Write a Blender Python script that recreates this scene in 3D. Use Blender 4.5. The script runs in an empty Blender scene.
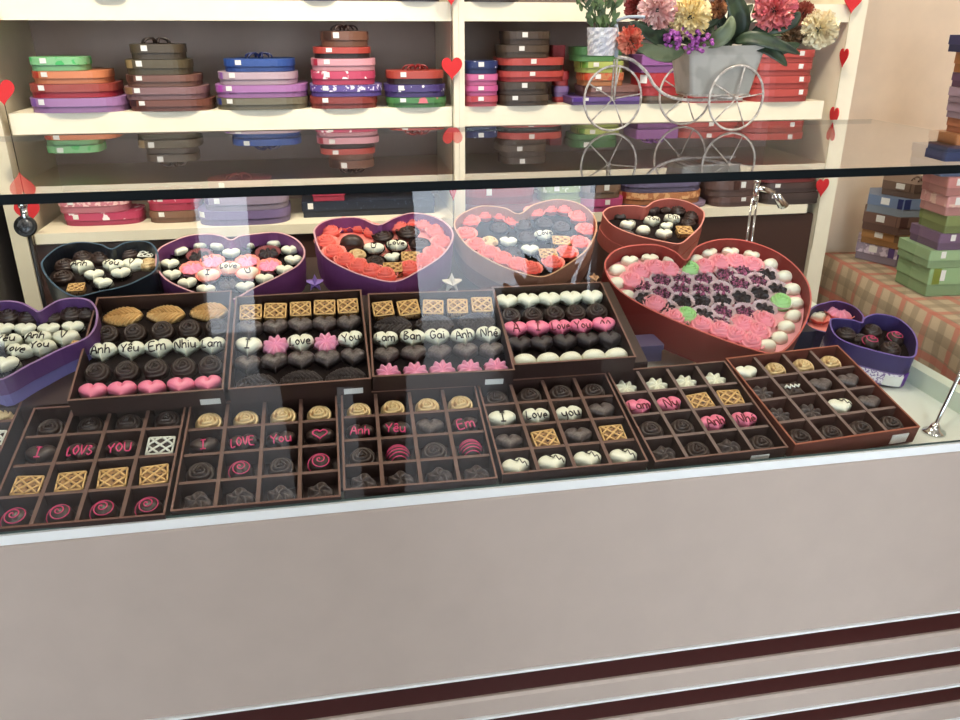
import bpy, math, random
from mathutils import Matrix, Vector
random.seed(7)
PI = math.pi
sin, cos = math.sin, math.cos
S = bpy.context.scene
COL = S.collection
# ------------------------------------------------------------------ camera
F = 805.0
RCW = Matrix(((0.9834, -0.1814, 0.0021), (0.0683, 0.3809, 0.9221), (-0.168, -0.9067, 0.387))).transposed()
def _fit():
    def nv(v): return Vector(v).normalized()
    X = nv((5191-480, 360-33, -F))
    Z = -nv((472-480, 360-2280, -F)); Z = (Z - X*X.dot(Z)).normalized()
    Y = Z.cross(X)
    return Matrix((X, Y, Z))            # rows: world axes seen from the camera
RCW = _fit()
EYE = Vector((0, 0, 1.5))
def ray(px, py): return RCW @ Vector((px-480, 360-py, -F))
def aty(px, py, y):
    v = ray(px, py); return EYE + v*(y/v.y)
def atz(px, py, z):
    v = ray(px, py); return EYE + v*((z-1.5)/v.z)
class Slope:
    """a tilted plane rising away from the customer; origin p0, tilt in degrees"""
    def __init__(s, y0, z0, t):
        s.y0, s.z0, s.t = y0, z0, math.radians(t); s.T = math.tan(s.t)
        s.R = Matrix.Rotation(s.t, 4, 'X'); s.n = Vector((0, -sin(s.t), cos(s.t)))
    def hit(s, px, py, off=0.0):
        v = ray(px, py); z0 = s.z0 + off/cos(s.t)
        k = (z0-1.5 - s.y0*s.T)/(v.z - v.y*s.T)
        return EYE + v*k
    def loc(s, p):                      # world -> 2-D on the plane
        return (p.x, (p.y-s.y0)/cos(s.t))
    def pt(s, u, v, off=0.0):
        return Vector((u, s.y0 + v*cos(s.t), s.z0 + v*sin(s.t))) + s.n*off

# ------------------------------------------------------------------ materials
def lin(c):
    return tuple(((v/255)/12.92 if v/255 <= .04045 else ((v/255+.055)/1.055)**2.4) for v in c)
MATS = {}
def mat(name, c, rough=.5, metal=0., c2=None, scale=60., lo=.45, hi=.55, kind='noise', bump=0., bscale=200., spec=.5, coat=0.):
    if name in MATS: return MATS[name]
    m = bpy.data.materials.new(name); m.use_nodes = True
    nt = m.node_tree; b = nt.nodes['Principled BSDF']
    b.inputs['Base Color'].default_value = (*lin(c), 1)
    b.inputs['Roughness'].default_value = rough; b.inputs['Metallic'].default_value = metal
    b.inputs['Specular IOR Level'].default_value = spec
    b.inputs['Coat Weight'].default_value = coat
    tc = nt.nodes.new('ShaderNodeTexCoord')
    if c2 is not None:
        if kind == 'noise':
            t = nt.nodes.new('ShaderNodeTexNoise'); t.inputs['Scale'].default_value = scale; out = t.outputs['Fac']
        elif kind == 'voronoi':
            t = nt.nodes.new('ShaderNodeTexVoronoi'); t.inputs['Scale'].default_value = scale; out = t.outputs['Distance']
        elif kind == 'wave':
            t = nt.nodes.new('ShaderNodeTexWave'); t.inputs['Scale'].default_value = scale; t.inputs['Distortion'].default_value = 3; out = t.outputs['Fac']
        nt.links.new(tc.outputs['Object'], t.inputs['Vector'])
        r = nt.nodes.new('ShaderNodeMapRange'); r.inputs['From Min'].default_value = lo; r.inputs['From Max'].default_value = hi
        nt.links.new(out, r.inputs['Value'])
        mx = nt.nodes.new('ShaderNodeMix'); mx.data_type = 'RGBA'
        mx.inputs['A'].default_value = (*lin(c), 1); mx.inputs['B'].default_value = (*lin(c2), 1)
        nt.links.new(r.outputs['Result'], mx.inputs['Factor']); nt.links.new(mx.outputs['Result'], b.inputs['Base Color'])
    else:   # faint procedural mottling
        t = nt.nodes.new('ShaderNodeTexNoise'); t.inputs['Scale'].default_value = 18; t.inputs['Detail'].default_value = 3
        nt.links.new(tc.outputs['Object'], t.inputs['Vector'])
        r = nt.nodes.new('ShaderNodeMapRange'); r.inputs['To Min'].default_value = .93; r.inputs['To Max'].default_value = 1.07
        nt.links.new(t.outputs['Fac'], r.inputs['Value'])
        mx = nt.nodes.new('ShaderNodeMix'); mx.data_type = 'RGBA'; mx.blend_type = 'MULTIPLY'; mx.inputs['Factor'].default_value = 1
        mx.inputs['A'].default_value = (*lin(c), 1)
        nt.links.new(r.outputs['Result'], mx.inputs['B']); nt.links.new(mx.outputs['Result'], b.inputs['Base Color'])
    if bump:
        t2 = nt.nodes.new('ShaderNodeTexNoise'); t2.inputs['Scale'].default_value = bscale
        nt.links.new(tc.outputs['Object'], t2.inputs['Vector'])
        bp = nt.nodes.new('ShaderNodeBump'); bp.inputs['Strength'].default_value = bump; bp.inputs['Distance'].default_value = .002
        nt.links.new(t2.outputs['Fac'], bp.inputs['Height']); nt.links.new(bp.outputs['Normal'], b.inputs['Normal'])
    MATS[name] = m
    return m
def colmat(c, rough=.45, **k):
    g = (c[0]+c[1]+c[2])/3; c = tuple(int((v*.78+g*.22)*.95) for v in c)
    return mat('card_%d_%d_%d' % tuple(c) + ('_'+k.get('kind', 'n')+str(k['c2']) if 'c2' in k else ''), c, rough, **k)
def glass_mat(name, f0):
    m = bpy.data.materials.new(name); m.use_nodes = True; nt = m.node_tree; nt.nodes.clear()
    o = nt.nodes.new('ShaderNodeOutputMaterial'); mx = nt.nodes.new('ShaderNodeMixShader')
    tr = nt.nodes.new('ShaderNodeBsdfTransparent'); tr.inputs['Color'].default_value = (.955, .975, .968, 1)
    gl = nt.nodes.new('ShaderNodeBsdfGlossy'); gl.inputs['Roughness'].default_value = 0
    g = nt.nodes.new('ShaderNodeNewGeometry'); d = nt.nodes.new('ShaderNodeVectorMath'); d.operation = 'DOT_PRODUCT'
    nt.links.new(g.outputs['Normal'], d.inputs[0]); nt.links.new(g.outputs['Incoming'], d.inputs[1])
    def M(op, a, b=None):
        n = nt.nodes.new('ShaderNodeMath'); n.operation = op
        if isinstance(a, (int, float)): n.inputs[0].default_value = a
        else: nt.links.new(a, n.inputs[0])
        if b is not None:
            if isinstance(b, (int, float)): n.inputs[1].default_value = b
            else: nt.links.new(b, n.inputs[1])
        return n.outputs[0]
    c = M('ABSOLUTE', d.outputs['Value'])           # Schlick's law for window glass
    f = M('ADD', M('MULTIPLY', M('POWER', M('SUBTRACT', 1., c), 5.), 1-f0), f0)
    f = M('DIVIDE', M('MULTIPLY', f, 2.), M('ADD', f, 1.))      # both faces of the pane together
    nt.links.new(f, mx.inputs['Fac']); nt.links.new(tr.outputs[0], mx.inputs[1]); nt.links.new(gl.outputs[0], mx.inputs[2])
    nt.links.new(mx.outputs[0], o.inputs['Surface'])
    return m
GLASS = glass_mat('clear_glass', .043); GLASST = glass_mat('top_clear_glass', .06)
def clear_mat():
    m = bpy.data.materials.new('glass_far_face'); m.use_nodes = True; nt = m.node_tree; nt.nodes.clear()
    o = nt.nodes.new('ShaderNodeOutputMaterial'); t = nt.nodes.new('ShaderNodeBsdfTransparent'); nt.links.new(t.outputs[0], o.inputs['Surface']); return m
CLEAR = clear_mat()
def emit(name, c, s):
    m = bpy.data.materials.new(name); m.use_nodes = True
    b = m.node_tree.nodes['Principled BSDF']
    b.inputs['Base Color'].default_value = (*lin(c), 1)
    b.inputs['Emission Color'].default_value = (*lin(c), 1); b.inputs['Emission Strength'].default_value = s
    return m

# ------------------------------------------------------------------ mesh helpers
class MB:
    def __init__(s): s.v = []; s.f = []; s.sm = []
    def add(s, vs, fs, smooth=False, M=None):
        o = len(s.v)
        for p in vs:
            p = Vector(p); s.v.append(tuple(M @ p if M else p))
        for f in fs: s.f.append(tuple(i+o for i in f)); s.sm.append(smooth)
        return s
    def box(s, a, b, M=None):
        (x0, y0, z0), (x1, y1, z1) = a, b
        vs = [(x0,y0,z0),(x1,y0,z0),(x1,y1,z0),(x0,y1,z0),(x0,y0,z1),(x1,y0,z1),(x1,y1,z1),(x0,y1,z1)]
        return s.add(vs, [(0,3,2,1),(4,5,6,7),(0,1,5,4),(1,2,6,5),(2,3,7,6),(3,0,4,7)], False, M)
    def tube(s, pts, r, n=6, closed=False, M=None):
        pts = [Vector(p) for p in pts]; N = len(pts); vs = []; up = None
        for i, p in enumerate(pts):
            a = pts[(i-1) % N] if (closed or i) else p
            b = pts[(i+1) % N] if (closed or i < N-1) else p
            t = (b-a)
            t = t.normalized() if t.length > 1e-9 else Vector((0, 0, 1))
            if up is None: up = t.orthogonal().normalized()
            up = (up - t*up.dot(t))
            up = up.normalized() if up.length > 1e-6 else t.orthogonal().normalized()
            w = t.cross(up); rr = r[i] if isinstance(r, (list, tuple)) else r
            for k in range(n):
                an = 2*PI*k/n; vs.append(p + (up*cos(an) + w*sin(an))*rr)
        fs = []
        for i in range(N if closed else N-1):
            j = (i+1) % N
            for k in range(n): fs.append((i*n+k, i*n+(k+1) % n, j*n+(k+1) % n, j*n+k))
        if not closed: fs += [tuple(range(n))[::-1], tuple((N-1)*n+k for k in range(n))]
        return s.add(vs, fs, True, M)
    def prism(s, poly, z0, z1, M=None, smooth=False, cap0=True, cap1=True):
        n = len(poly)
        vs = [(x, y, z0) for x, y in poly] + [(x, y, z1) for x, y in poly]
        s.add(vs, [(i, (i+1) % n, n+(i+1) % n, n+i) for i in range(n)], smooth, M)
        fs = []
        if cap0: fs.append(tuple(range(n))[::-1])
        if cap1: fs.append(tuple(range(n, 2*n)))
        if fs: s.add(vs, fs, False, M)
        return s
    def shell(s, outer, inner, z0, z1, zin, M=None):
        """open box: outer wall, top rim, inner wall down to zin, floor"""
        n = len(outer)
        R = [[(x, y, z0) for x, y in outer], [(x, y, z1) for x, y in outer], [(x, y, z1) for x, y in inner], [(x, y, zin) for x, y in inner]]
        vs = sum(R, []); fs = []
        for k in range(3):
            for i in range(n): fs.append((k*n+i, k*n+(i+1) % n, (k+1)*n+(i+1) % n, (k+1)*n+i))
        s.add(vs, fs, False, M); s.add(vs, [tuple(range(n))[::-1], tuple(range(3*n, 4*n))], False, M)
        return s
    def lathe(s, prof, n=20, M=None):
        vs = []; m = len(prof)
        for r, z in prof:
            for k in range(n): vs.append((r*cos(2*PI*k/n), r*sin(2*PI*k/n), z))
        fs = [(i*n+k, i*n+(k+1) % n, (i+1)*n+(k+1) % n, (i+1)*n+k) for i in range(m-1) for k in range(n)]
        fs += [tuple(range(n))[::-1], tuple((m-1)*n+k for k in range(n))]
        return s.add(vs, fs, True, M)
    def mesh(s, name, m):
        me = bpy.data.meshes.new(name); me.from_pydata(s.v, [], s.f)
        me.polygons.foreach_set('use_smooth', s.sm); me.materials.append(m); me.update()
        return me
def link(name, me, parent=None, M=None, label=None):
    o = bpy.data.objects.new(name, me); COL.objects.link(o)
    if M is not None: o.matrix_basis = M
    if parent: o.parent = parent
    if label: o['label'] = label
    return o
def part(name, mb, m, parent, M=None, label=None): return link(name, mb.mesh(name, m), parent, M, label)
def tag(o, label, cat, group=None, kind=None):
    o['label'] = label; o['category'] = cat
    if group: o['group'] = group
    if kind: o['kind'] = kind
    return o
def thing(name, loc, label, cat, group=None, M=None):
    o = bpy.data.objects.new(name, None); COL.objects.link(o); o.empty_display_size = .02
    o.matrix_basis = M if M is not None else Matrix.Translation(loc)
    return tag(o, label, cat, group)
def struct(name, mb, m, label=None, parent=None):
    o = link(name, mb.mesh(name, m), parent); o['kind'] = 'structure'
    if label: o['label'] = label
    return o
def copy_tree(root):
    c = root.copy(); COL.objects.link(c)
    for ch in root.children:
        k = ch.copy(); COL.objects.link(k); k.parent = c
        for g in ch.children:
            q = g.copy(); COL.objects.link(q); q.parent = k
    return c
def catmull(P, sub=4, closed=True):
    n = len(P); out = []
    for i in range(n if closed else n-1):
        g = lambda k: P[k % n] if closed else P[max(0, min(n-1, k))]
        p0, p1, p2, p3 = g(i-1), g(i), g(i+1), g(i+2)
        for j in range(sub):
            t = j/sub
            out.append(tuple(.5*((2*b) + (-a+c)*t + (2*a-5*b+4*c-d)*t*t + (-a+3*b-3*c+d)*t**3) for a, b, c, d in zip(p0, p1, p2, p3)))
    if not closed: out.append(tuple(P[-1]))
    return out
def inset(poly, d):
    """move a closed counter-clockwise polygon inwards"""
    n = len(poly); out = []
    ar = sum(poly[i][0]*poly[(i+1) % n][1]-poly[(i+1) % n][0]*poly[i][1] for i in range(n))
    sg = 1 if ar > 0 else -1
    for i in range(n):
        a, b, c = Vector(poly[i-1]), Vector(poly[i]), Vector(poly[(i+1) % n])
        t = (c-a)
        t = t.normalized() if t.length > 1e-9 else Vector((1, 0))
        out.append((b.x - t.y*d*sg, b.y + t.x*d*sg))
    return out
def roundrect(w, d, r=.006, n=3):
    P = []
    for cx, cy, a0 in ((w/2-r, -d/2+r, -PI/2), (w/2-r, d/2-r, 0), (-w/2+r, d/2-r, PI/2), (-w/2+r, -d/2+r, PI)):
        for k in range(n+1): a = a0 + PI/2*k/n; P.append((cx+r*cos(a), cy+r*sin(a)))
    return P
def superell(w, d, p=2.6, n=40):
    P = []
    for k in range(n):
        a = 2*PI*k/n; c, s = cos(a), sin(a)
        P.append((w/2*math.copysign(abs(c)**(2/p), c), d/2*math.copysign(abs(s)**(2/p), s)))
    return P
def heartpoly(w, d, n=44, pl=0):
    P = []
    for k in range(n):
        t = -2*PI*k/n
        x = 16*sin(t)**3; y = 13*cos(t)-(5-pl*1.6)*cos(2*t)-(2-pl*.6)*cos(3*t)-cos(4*t)
        P.append((x/16*w/2, (y+2.5)/14.5*d/2))
    return P
def hexpoly(w, d): return [(w/2*cos(PI/3*k), d/2*sin(PI/3*k)*1.15) for k in range(6)]

# ------------------------------------------------------------------ chocolates
DARK = mat('dark_chocolate', (56, 42, 38), .36, bump=.1, bscale=400)
DGREY = mat('matt_dark_chocolate', (76, 66, 64), .38, c2=(96, 86, 84), scale=300)
BLACKC = mat('black_chocolate', (36, 29, 32), .5, c2=(56, 46, 52), scale=420, lo=.4, hi=.7)
GOLD = mat('gold_dusted_chocolate', (222, 196, 146), .36, metal=.3, c2=(170, 134, 88), scale=90, lo=.48, hi=.6)
GOLDK = mat('gold_marbled_chocolate', (176, 136, 90), .4, metal=.2, c2=(80, 52, 36), scale=260, lo=.53, hi=.58)
GOLDL = mat('gold_leaf_coating', (226, 186, 124), .34, metal=.3)
WHITE = mat('white_chocolate', (240, 241, 220), .35)
PINK = mat('pink_chocolate', (240, 130, 160), .35)
PINKL = mat('light_pink_chocolate', (244, 168, 198), .45)
ICEP = mat('pink_icing', (222, 66, 120), .4)
ICED = mat('dark_icing', (28, 18, 16), .4)
ICEW = mat('white_icing', (230, 232, 220), .4)
ICER = mat('dark_red_icing', (110, 20, 34), .4)
SPECK = mat('purple_speckled_chocolate', (50, 30, 38), .5, c2=(176, 92, 134), scale=330, lo=.48, hi=.58)
GREENC = mat('green_sugar_flower', (172, 222, 150), .6)
CORAL = mat('coral_rose', (238, 120, 108), .6)
ROSEP = mat('rose_pink_flower', (242, 158, 172), .6)
CUPD = mat('dark_paper', (24, 14, 14), .8, spec=.2)
CUPC = mat('coral_paper', (246, 150, 138), .8)
CUPM = mat('mauve_brown_paper', (150, 84, 86), .7)
CUPW = mat('lilac_white_paper', (226, 204, 206), .8)
CUPP = mat('pink_paper', (240, 172, 178), .8)

def dome(out, H, zf=None, p=3.0, nr=9, c=(0, 0), base=.0):
    """rounded solid over an outline; zf(rho, theta, x, y) multiplies the height"""
    n = len(out); vs = []; fs = []
    for k in range(nr+1):
        rho = 1-k/(nr+.0)*.985
        h = H*(1-rho**p)**(1/p) if rho < 1 else 0
        for i, (x, y) in enumerate(out):
            X, Y = c[0]+(x-c[0])*rho, c[1]+(y-c[1])*rho
            z = base + h*(zf(rho, math.atan2(Y-c[1], X-c[0]), X, Y) if zf else 1)
            vs.append((X, Y, z))
    for k in range(nr):
        for i in range(n): fs.append((k*n+i, k*n+(i+1) % n, (k+1)*n+(i+1) % n, (k+1)*n+i))
    mb = MB(); mb.add(vs, fs + [tuple(nr*n+i for i in range(n)), tuple(range(n))[::-1]], True)
    return mb
R0 = .0165
circ = [(R0*cos(2*PI*k/40), R0*sin(2*PI*k/40)) for k in range(40)]
def scallop(n, a, N=54, r=R0): return [(r*(1+a*cos(n*2*PI*k/N))*cos(2*PI*k/N), r*(1+a*cos(n*2*PI*k/N))*sin(2*PI*k/N)) for k in range(N)]
HW = heartpoly(.041, .035, 48, 1.3)
SQ = superell(.036, .032, 5, 44)
def lens(L, W, n=40):
    P = []
    for k in range(n):
        a = 2*PI*k/n; c = cos(a); s = sin(a)
        P.append((L/2*c, W/2*s*abs(s)**.35*(1+.12*c)))
    return P
def z_rose(r, t, x, y): return .66 + .34*abs(cos(PI*3.3*r + .5*t + .5*sin(3*t)))**.6*(1-.25*r) + .12*(1-r)
def z_rose2(r, t, x, y): return .60 + .4*abs(cos(PI*3.6*r + .5*t + .5*sin(3*t)))**.7 + .1*(1-r)
def z_heart(r, t, x, y): return 1-.16*math.exp(-(x/.0028)**2)*(1 if y > .004 else .05)
def z_knot(r, t, x, y):
    a, b = (x+y)*.707, (x-y)*.707
    rid = max(math.exp(-(a/.0028)**2), math.exp(-(b/.0028)**2), .8*math.exp(-((abs(x)-.011)/.0022)**2), .8*math.exp(-((abs(y)-.010)/.0022)**2))
    return .72+.36*rid
def z_leaf(r, t, x, y): return .8 + .3*cos(2*PI*(x*.9+abs(y)*.9)/.0056) - .35*math.exp(-(y/.0011)**2)
def z_flower(n): return lambda r, t, x, y: (.82 + .2*cos(n*t)*min(1, 2*r)) * (1-.35*math.exp(-(r/.22)**2))
MESH = {}
def cm(name, mb, m):
    if (name, m.name) not in MESH: MESH[(name, m.name)] = (mb() if callable(mb) else mb).mesh(name, m)
    return MESH[(name, m.name)]
SHAPES = {
 'rose': lambda: dome([(x*1.1, y*1.06) for x, y in circ], .0165, z_rose, 3.2, 24), 'ruffle_rose': lambda: dome(scallop(5, .03, 54, R0*1.08), .0195, z_rose2, 3., 24),
 'heart': lambda: dome(HW, .0165, z_heart, 3.6, 12), 'knot': lambda: dome(SQ, .0135, z_knot, 4, 12),
 'leaf': lambda: dome(lens(.062, .037, 150), .0115, z_leaf, 3.4, 26), 'flower': lambda: dome(scallop(9, .1, 72, R0*1.12), .0145, z_flower(9), 3, 9),
 'crown': lambda: dome(scallop(7, .13), .0125, z_flower(7), 3, 9), 'oval': lambda: dome(superell(.040, .029, 2.1), .019, None, 2.1, 8),
 'swirl': lambda: dome(circ, .019, None, 2.2, 8), 'twist': lambda: dome(scallop(5, .1), .017, lambda r, t, x, y: .8+.2*cos(5*t+5*r)*min(1, 2*r), 3, 14),
}
def hz(x, y, H=.0165, W=.041, D=.035, p=3.6):
    q = min(.97, math.hypot(x/(W/2), y/(D/2))); return H*(1-q**p)**(1/p)
# piped handwriting
GL = {
 'A': (.62, [[(0,0),(.3,1),(.6,0)],[(.12,.38),(.5,.38)]]), 'a': (.56, [[(.46,.5),(.24,.6),(.04,.32),(.2,.02),(.42,.18),(.47,.58),(.5,0)]]),
 'n': (.52, [[(.02,.6),(.04,0)],[(.04,.38),(.24,.6),(.4,.5),(.44,0)]]), 'h': (.52, [[(.04,1.05),(.04,0)],[(.04,.38),(.24,.6),(.4,.5),(.44,0)]]),
 'm': (.82, [[(.02,.6),(.04,0)],[(.04,.38),(.2,.6),(.36,.5),(.38,0)],[(.38,.4),(.56,.6),(.7,.5),(.74,0)]]),
 'Y': (.62, [[(0,1),(.28,.5),(.56,1)],[(.28,.5),(.26,0)]]), 'y': (.52, [[(0,.6),(.06,.25),(.3,.15),(.44,.6)],[(.44,.6),(.42,-.15),(.2,-.35),(0,-.2)]]),
 'E': (.56, [[(.5,1),(.04,.95),(.04,.03),(.52,0)],[(.04,.5),(.42,.52)]]), 'e': (.5, [[(.04,.32),(.42,.36),(.28,.62),(.04,.36),(.14,.03),(.44,.08)]]),
 'ê': (.5, [[(.04,.32),(.42,.36),(.28,.62),(.04,.36),(.14,.03),(.44,.08)],[(.08,.78),(.24,.98),(.4,.78)]]),
 'é': (.5, [[(.04,.32),(.42,.36),(.28,.62),(.04,.36),(.14,.03),(.44,.08)],[(.2,.78),(.38,.98)]]),
 'u': (.52, [[(.02,.6),(.06,.12),(.26,.02),(.42,.2),(.44,.6),(.46,0)]]), 'N': (.66, [[(.04,0),(.04,1),(.54,0),(.56,1)]]),
 'i': (.2, [[(.06,.6),(.08,0)],[(.05,.8),(.08,.86)]]), 'l': (.2, [[(.06,1),(.08,0)]]), 'L': (.52, [[(.06,1),(.04,.05),(.46,0)]]),
 'o': (.52, [[(.24,.6),(.03,.32),(.22,.0),(.44,.28),(.24,.6)]]), 'v': (.48, [[(0,.6),(.2,0),(.42,.62)]]), 'V': (.56, [[(0,1),(.24,0),(.5,1)]]),
 'I': (.46, [[(.02,.98),(.4,.98)],[(.21,.98),(.2,.02)],[(0,.02),(.42,.02)]]), 'B': (.56, [[(.04,0),(.04,1),(.4,.85),(.1,.52),(.48,.3),(.3,.02),(.04,0)]]),
 'G': (.64, [[(.54,.85),(.26,1),(.03,.5),(.25,.02),(.54,.2),(.54,.45),(.32,.45)]]), 'U': (.6, [[(.02,1),(.06,.15),(.28,0),(.5,.15),(.54,1)]]),
 'O': (.62, [[(.28,1),(.02,.5),(.28,0),(.54,.5),(.28,1)]]), '3': (.5, [[(.04,.95),(.36,.9),(.14,.55),(.44,.3),(.22,0),(.02,.12)]]),
 '^': (.5, [[(.04,.4),(.22,.8),(.42,.4)]]), 'S': (.5, [[(.42,.9),(.16,.98),(.06,.72),(.4,.4),(.34,.05),(.02,.08)]]),
}
def word_mb(w, size=.0105, r=.00105, zf=hz, maxw=.030):
    tot = sum(GL[ch][0] for ch in w) + .08*(len(w)-1); sx = min(size, maxw/tot)
    x = -tot*sx/2; mb = MB()
    for ch in w:
        for st in GL[ch][1]:
            P = catmull(st, 3, False) if len(st) > 2 else [tuple(a+(b-a)*k/3 for a, b in zip(st[0], st[1])) for k in range(4)]
            pts = []
            for a, b in P:
                X, Y = x+a*sx, (b-.5)*size-.0005; pts.append((X, Y, zf(X, Y)+r*.45))
            mb.tube(pts, r, 4)
        x += (GL[ch][0]+.08)*sx
    return mb
def spiral_mb():
    mb = MB(); pts = []
    for k in range(46):
        t = k/45; a = 2*PI*2.6*t; rr = R0*.92*t
        pts.append((rr*cos(a), rr*sin(a), .019*(1-(rr/R0)**2.2)**(1/2.2)+.0004))
    return mb.tube(pts, .0008, 4)
def stripes_mb():
    mb = MB()
    for j in range(-2, 3):
        pts = []
        for k in range(13):
            x = R0*.95*(k/6-1); y = j*.005 + .004*cos(x/R0*1.5)-.003
            if math.hypot(x, y) < R0*.98: pts.append((x, y, .019*(1-(math.hypot(x, y)/R0)**2.2)**(1/2.2)+.0004))
        if len(pts) > 2: mb.tube(pts, .0008, 4)
    return mb
def zig_mb():
    pts = [(-.004, .012), (.002, .006), (.006, .010), (.008, .001), (.012, .004), (.013, -.004)]
    return MB().tube([(x, y, hz(x, y)+.0004) for x, y in catmull(pts, 3, False)], .0008, 4)
def heartline_mb():
    P = heartpoly(.02, .016, 18); return MB().tube([(x, y, hz(x, y)+.0004) for x, y in P], .0011, 4, True)
def latt_mb():
    mb = MB(); z = lambda x, y: .0138 - .0035*max(0, (max(abs(x)/.018, abs(y)/.016)-.72)/.28)
    a, b = .0158, .0138
    def ln(p, q): mb.tube([(p[0]+(q[0]-p[0])*k/8, p[1]+(q[1]-p[1])*k/8, z(p[0]+(q[0]-p[0])*k/8, p[1]+(q[1]-p[1])*k/8)) for k in range(9)], .0015, 5)
    for p, q in (((-a,-b),(a,b)), ((-a,b),(a,-b)), ((-a,0),(0,b)), ((0,b),(a,0)), ((a,0),(0,-b)), ((0,-b),(-a,0)), ((-a,-b),(-a,b)), ((a,-b),(a,b)), ((-a,b),(a,b)), ((-a,-b),(a,-b))): ln(p, q)
    return mb
def dots_mb():
    return MB().tube([(x, y, .0137) for x, y in [(-.012,.002),(-.008,.006),(-.005,0),(-.001,.006),(.002,-.001),(.006,.005),(.009,0),(.013,.004)]], .0018, 5)
ICING = {'spiral': spiral_mb, 'stripes': stripes_mb, 'zigzag': zig_mb, 'heart_outline': heartline_mb, 'lattice': latt_mb, 'dots': dots_mb}
def cup_mb(r=.0170, h=.0115, flare=.0040, n=64):
    vs = []; fs = []
    for k, (rr, z) in enumerate(((r*.8, .0005), (r, h*.5), (r+flare, h), (r+flare*.9, h-.0006), (r*.96, h*.5), (r*.76, .001))):
        for i in range(n):
            q = rr*(1+.05*(1 if i % 2 else -1)*(z/h)); a = 2*PI*i/n; vs.append((q*cos(a), q*sin(a), z))
    for k in range(5):
        for i in range(n): fs.append((k*n+i, k*n+(i+1) % n, (k+1)*n+(i+1) % n, (k+1)*n+i))
    fs += [tuple(range(n))[::-1]]
    return MB().add(vs, fs, False)
def ruffle_cup_mb():
    vs = []; fs = []; n = 120
    for k, (rr, z) in enumerate(((R0*.8, .0005), (R0*1.08, .007), (R0*1.34, .0125), (R0*1.32, .0117), (R0*1.04, .0065), (R0*.78, .001))):
        for i in range(n):
            a = 2*PI*i/n; q = rr*(1+.035*cos(30*a)*(z/.015)+.02*sin(5*a)); vs.append((q*cos(a), q*sin(a), z+.0008*cos(10*a+1)*(z/.015)))
    for k in range(5):
        for i in range(n): fs.append((k*n+i, k*n+(i+1) % n, (k+1)*n+(i+1) % n, (k+1)*n+i))
    return MB().add(vs, fs, True)
# kind -> (shape, material, icing shape, icing material, object name, words, category)
K = {
 'rose':  ('rose', DARK, None, None, 'rose_chocolate', 'dark chocolate rose'),
 'grose': ('rose', GOLD, None, None, 'rose_chocolate', 'gold-dusted chocolate rose'),
 'dheart': ('heart', DGREY, None, None, 'heart_chocolate', 'plain dark chocolate heart'),
 'theart': ('heart', BLACKC, None, None, 'heart_chocolate', 'textured black chocolate heart'),
 'wheart': ('heart', WHITE, None, None, 'heart_chocolate', 'plain white chocolate heart'),
 'zheart': ('heart', WHITE, 'zigzag', ICED, 'heart_chocolate', 'white chocolate heart with a dark squiggle'),
 'pheart': ('heart', PINK, None, None, 'heart_chocolate', 'plain pink chocolate heart'),
 'oheart': ('heart', DARK, 'heart_outline', ICEP, 'heart_chocolate', 'dark chocolate with a pink heart outline'),
 'knot':  ('knot', GOLDK, 'lattice', GOLDL, 'knot_chocolate', 'square gold lattice chocolate'),
 'dknot': ('twist', DGREY, None, None, 'knot_chocolate', 'dark knotted chocolate'),
 'wknot': ('knot', DARK, 'lattice', ICEW, 'knot_chocolate', 'dark square chocolate with white lattice'),
 'wdot': ('knot', DARK, 'dots', ICEW, 'knot_chocolate', 'dark chocolate with white zigzag piping'),
 'swirl': ('swirl', DARK, 'spiral', ICEP, 'truffle', 'dark truffle with a pink spiral'),
 'strip': ('swirl', DARK, 'stripes', ICEP, 'truffle', 'dark truffle with pink stripes'),
 'gleaf': ('leaf', GOLDL, None, None, 'leaf_chocolate', 'gold chocolate leaf'),
 'dleaf': ('leaf', DGREY, None, None, 'leaf_chocolate', 'dark chocolate leaf'),
 'pflower': ('flower', PINKL, None, None, 'flower_chocolate', 'pink scalloped flower chocolate'),
 'wcrown': ('crown', WHITE, None, None, 'flower_chocolate', 'white scalloped flower chocolate'),
 'woval': ('oval', WHITE, None, None, 'oval_chocolate', 'smooth white oval chocolate'),
 'doval': ('oval', DARK, None, None, 'oval_chocolate', 'smooth dark oval chocolate'),
 'dflower': ('crown', DGREY, None, None, 'flower_chocolate', 'dark scalloped flower chocolate'),
 'bflower': ('crown', BLACKC, None, None, 'flower_chocolate', 'black scalloped flower chocolate'),
 'speck': ('crown', SPECK, None, None, 'flower_chocolate', 'purple-speckled dark chocolate'),
 'green': ('ruffle_rose', GREENC, None, None, 'sugar_flower', 'pale green sugar flower'),
 'coral': ('ruffle_rose', CORAL, None, None, 'rose_chocolate', 'coral ruffled rose'),
 'prose': ('ruffle_rose', ROSEP, None, None, 'rose_chocolate', 'rose-pink ruffled rose'),
}
TXT = {'w': (WHITE, ICED, 'white chocolate heart'), 'p': (PINK, ICER, 'pink chocolate heart'), 'd': (DARK, ICEP, 'dark chocolate heart')}
CUPS = {'D': (CUPD, 'dark'), 'C': (CUPC, 'coral'), 'M': (CUPM, 'mauve-brown'), 'W': (CUPW, 'lilac-white'), 'P': (CUPP, 'pink')}
PROTO = {}
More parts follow.
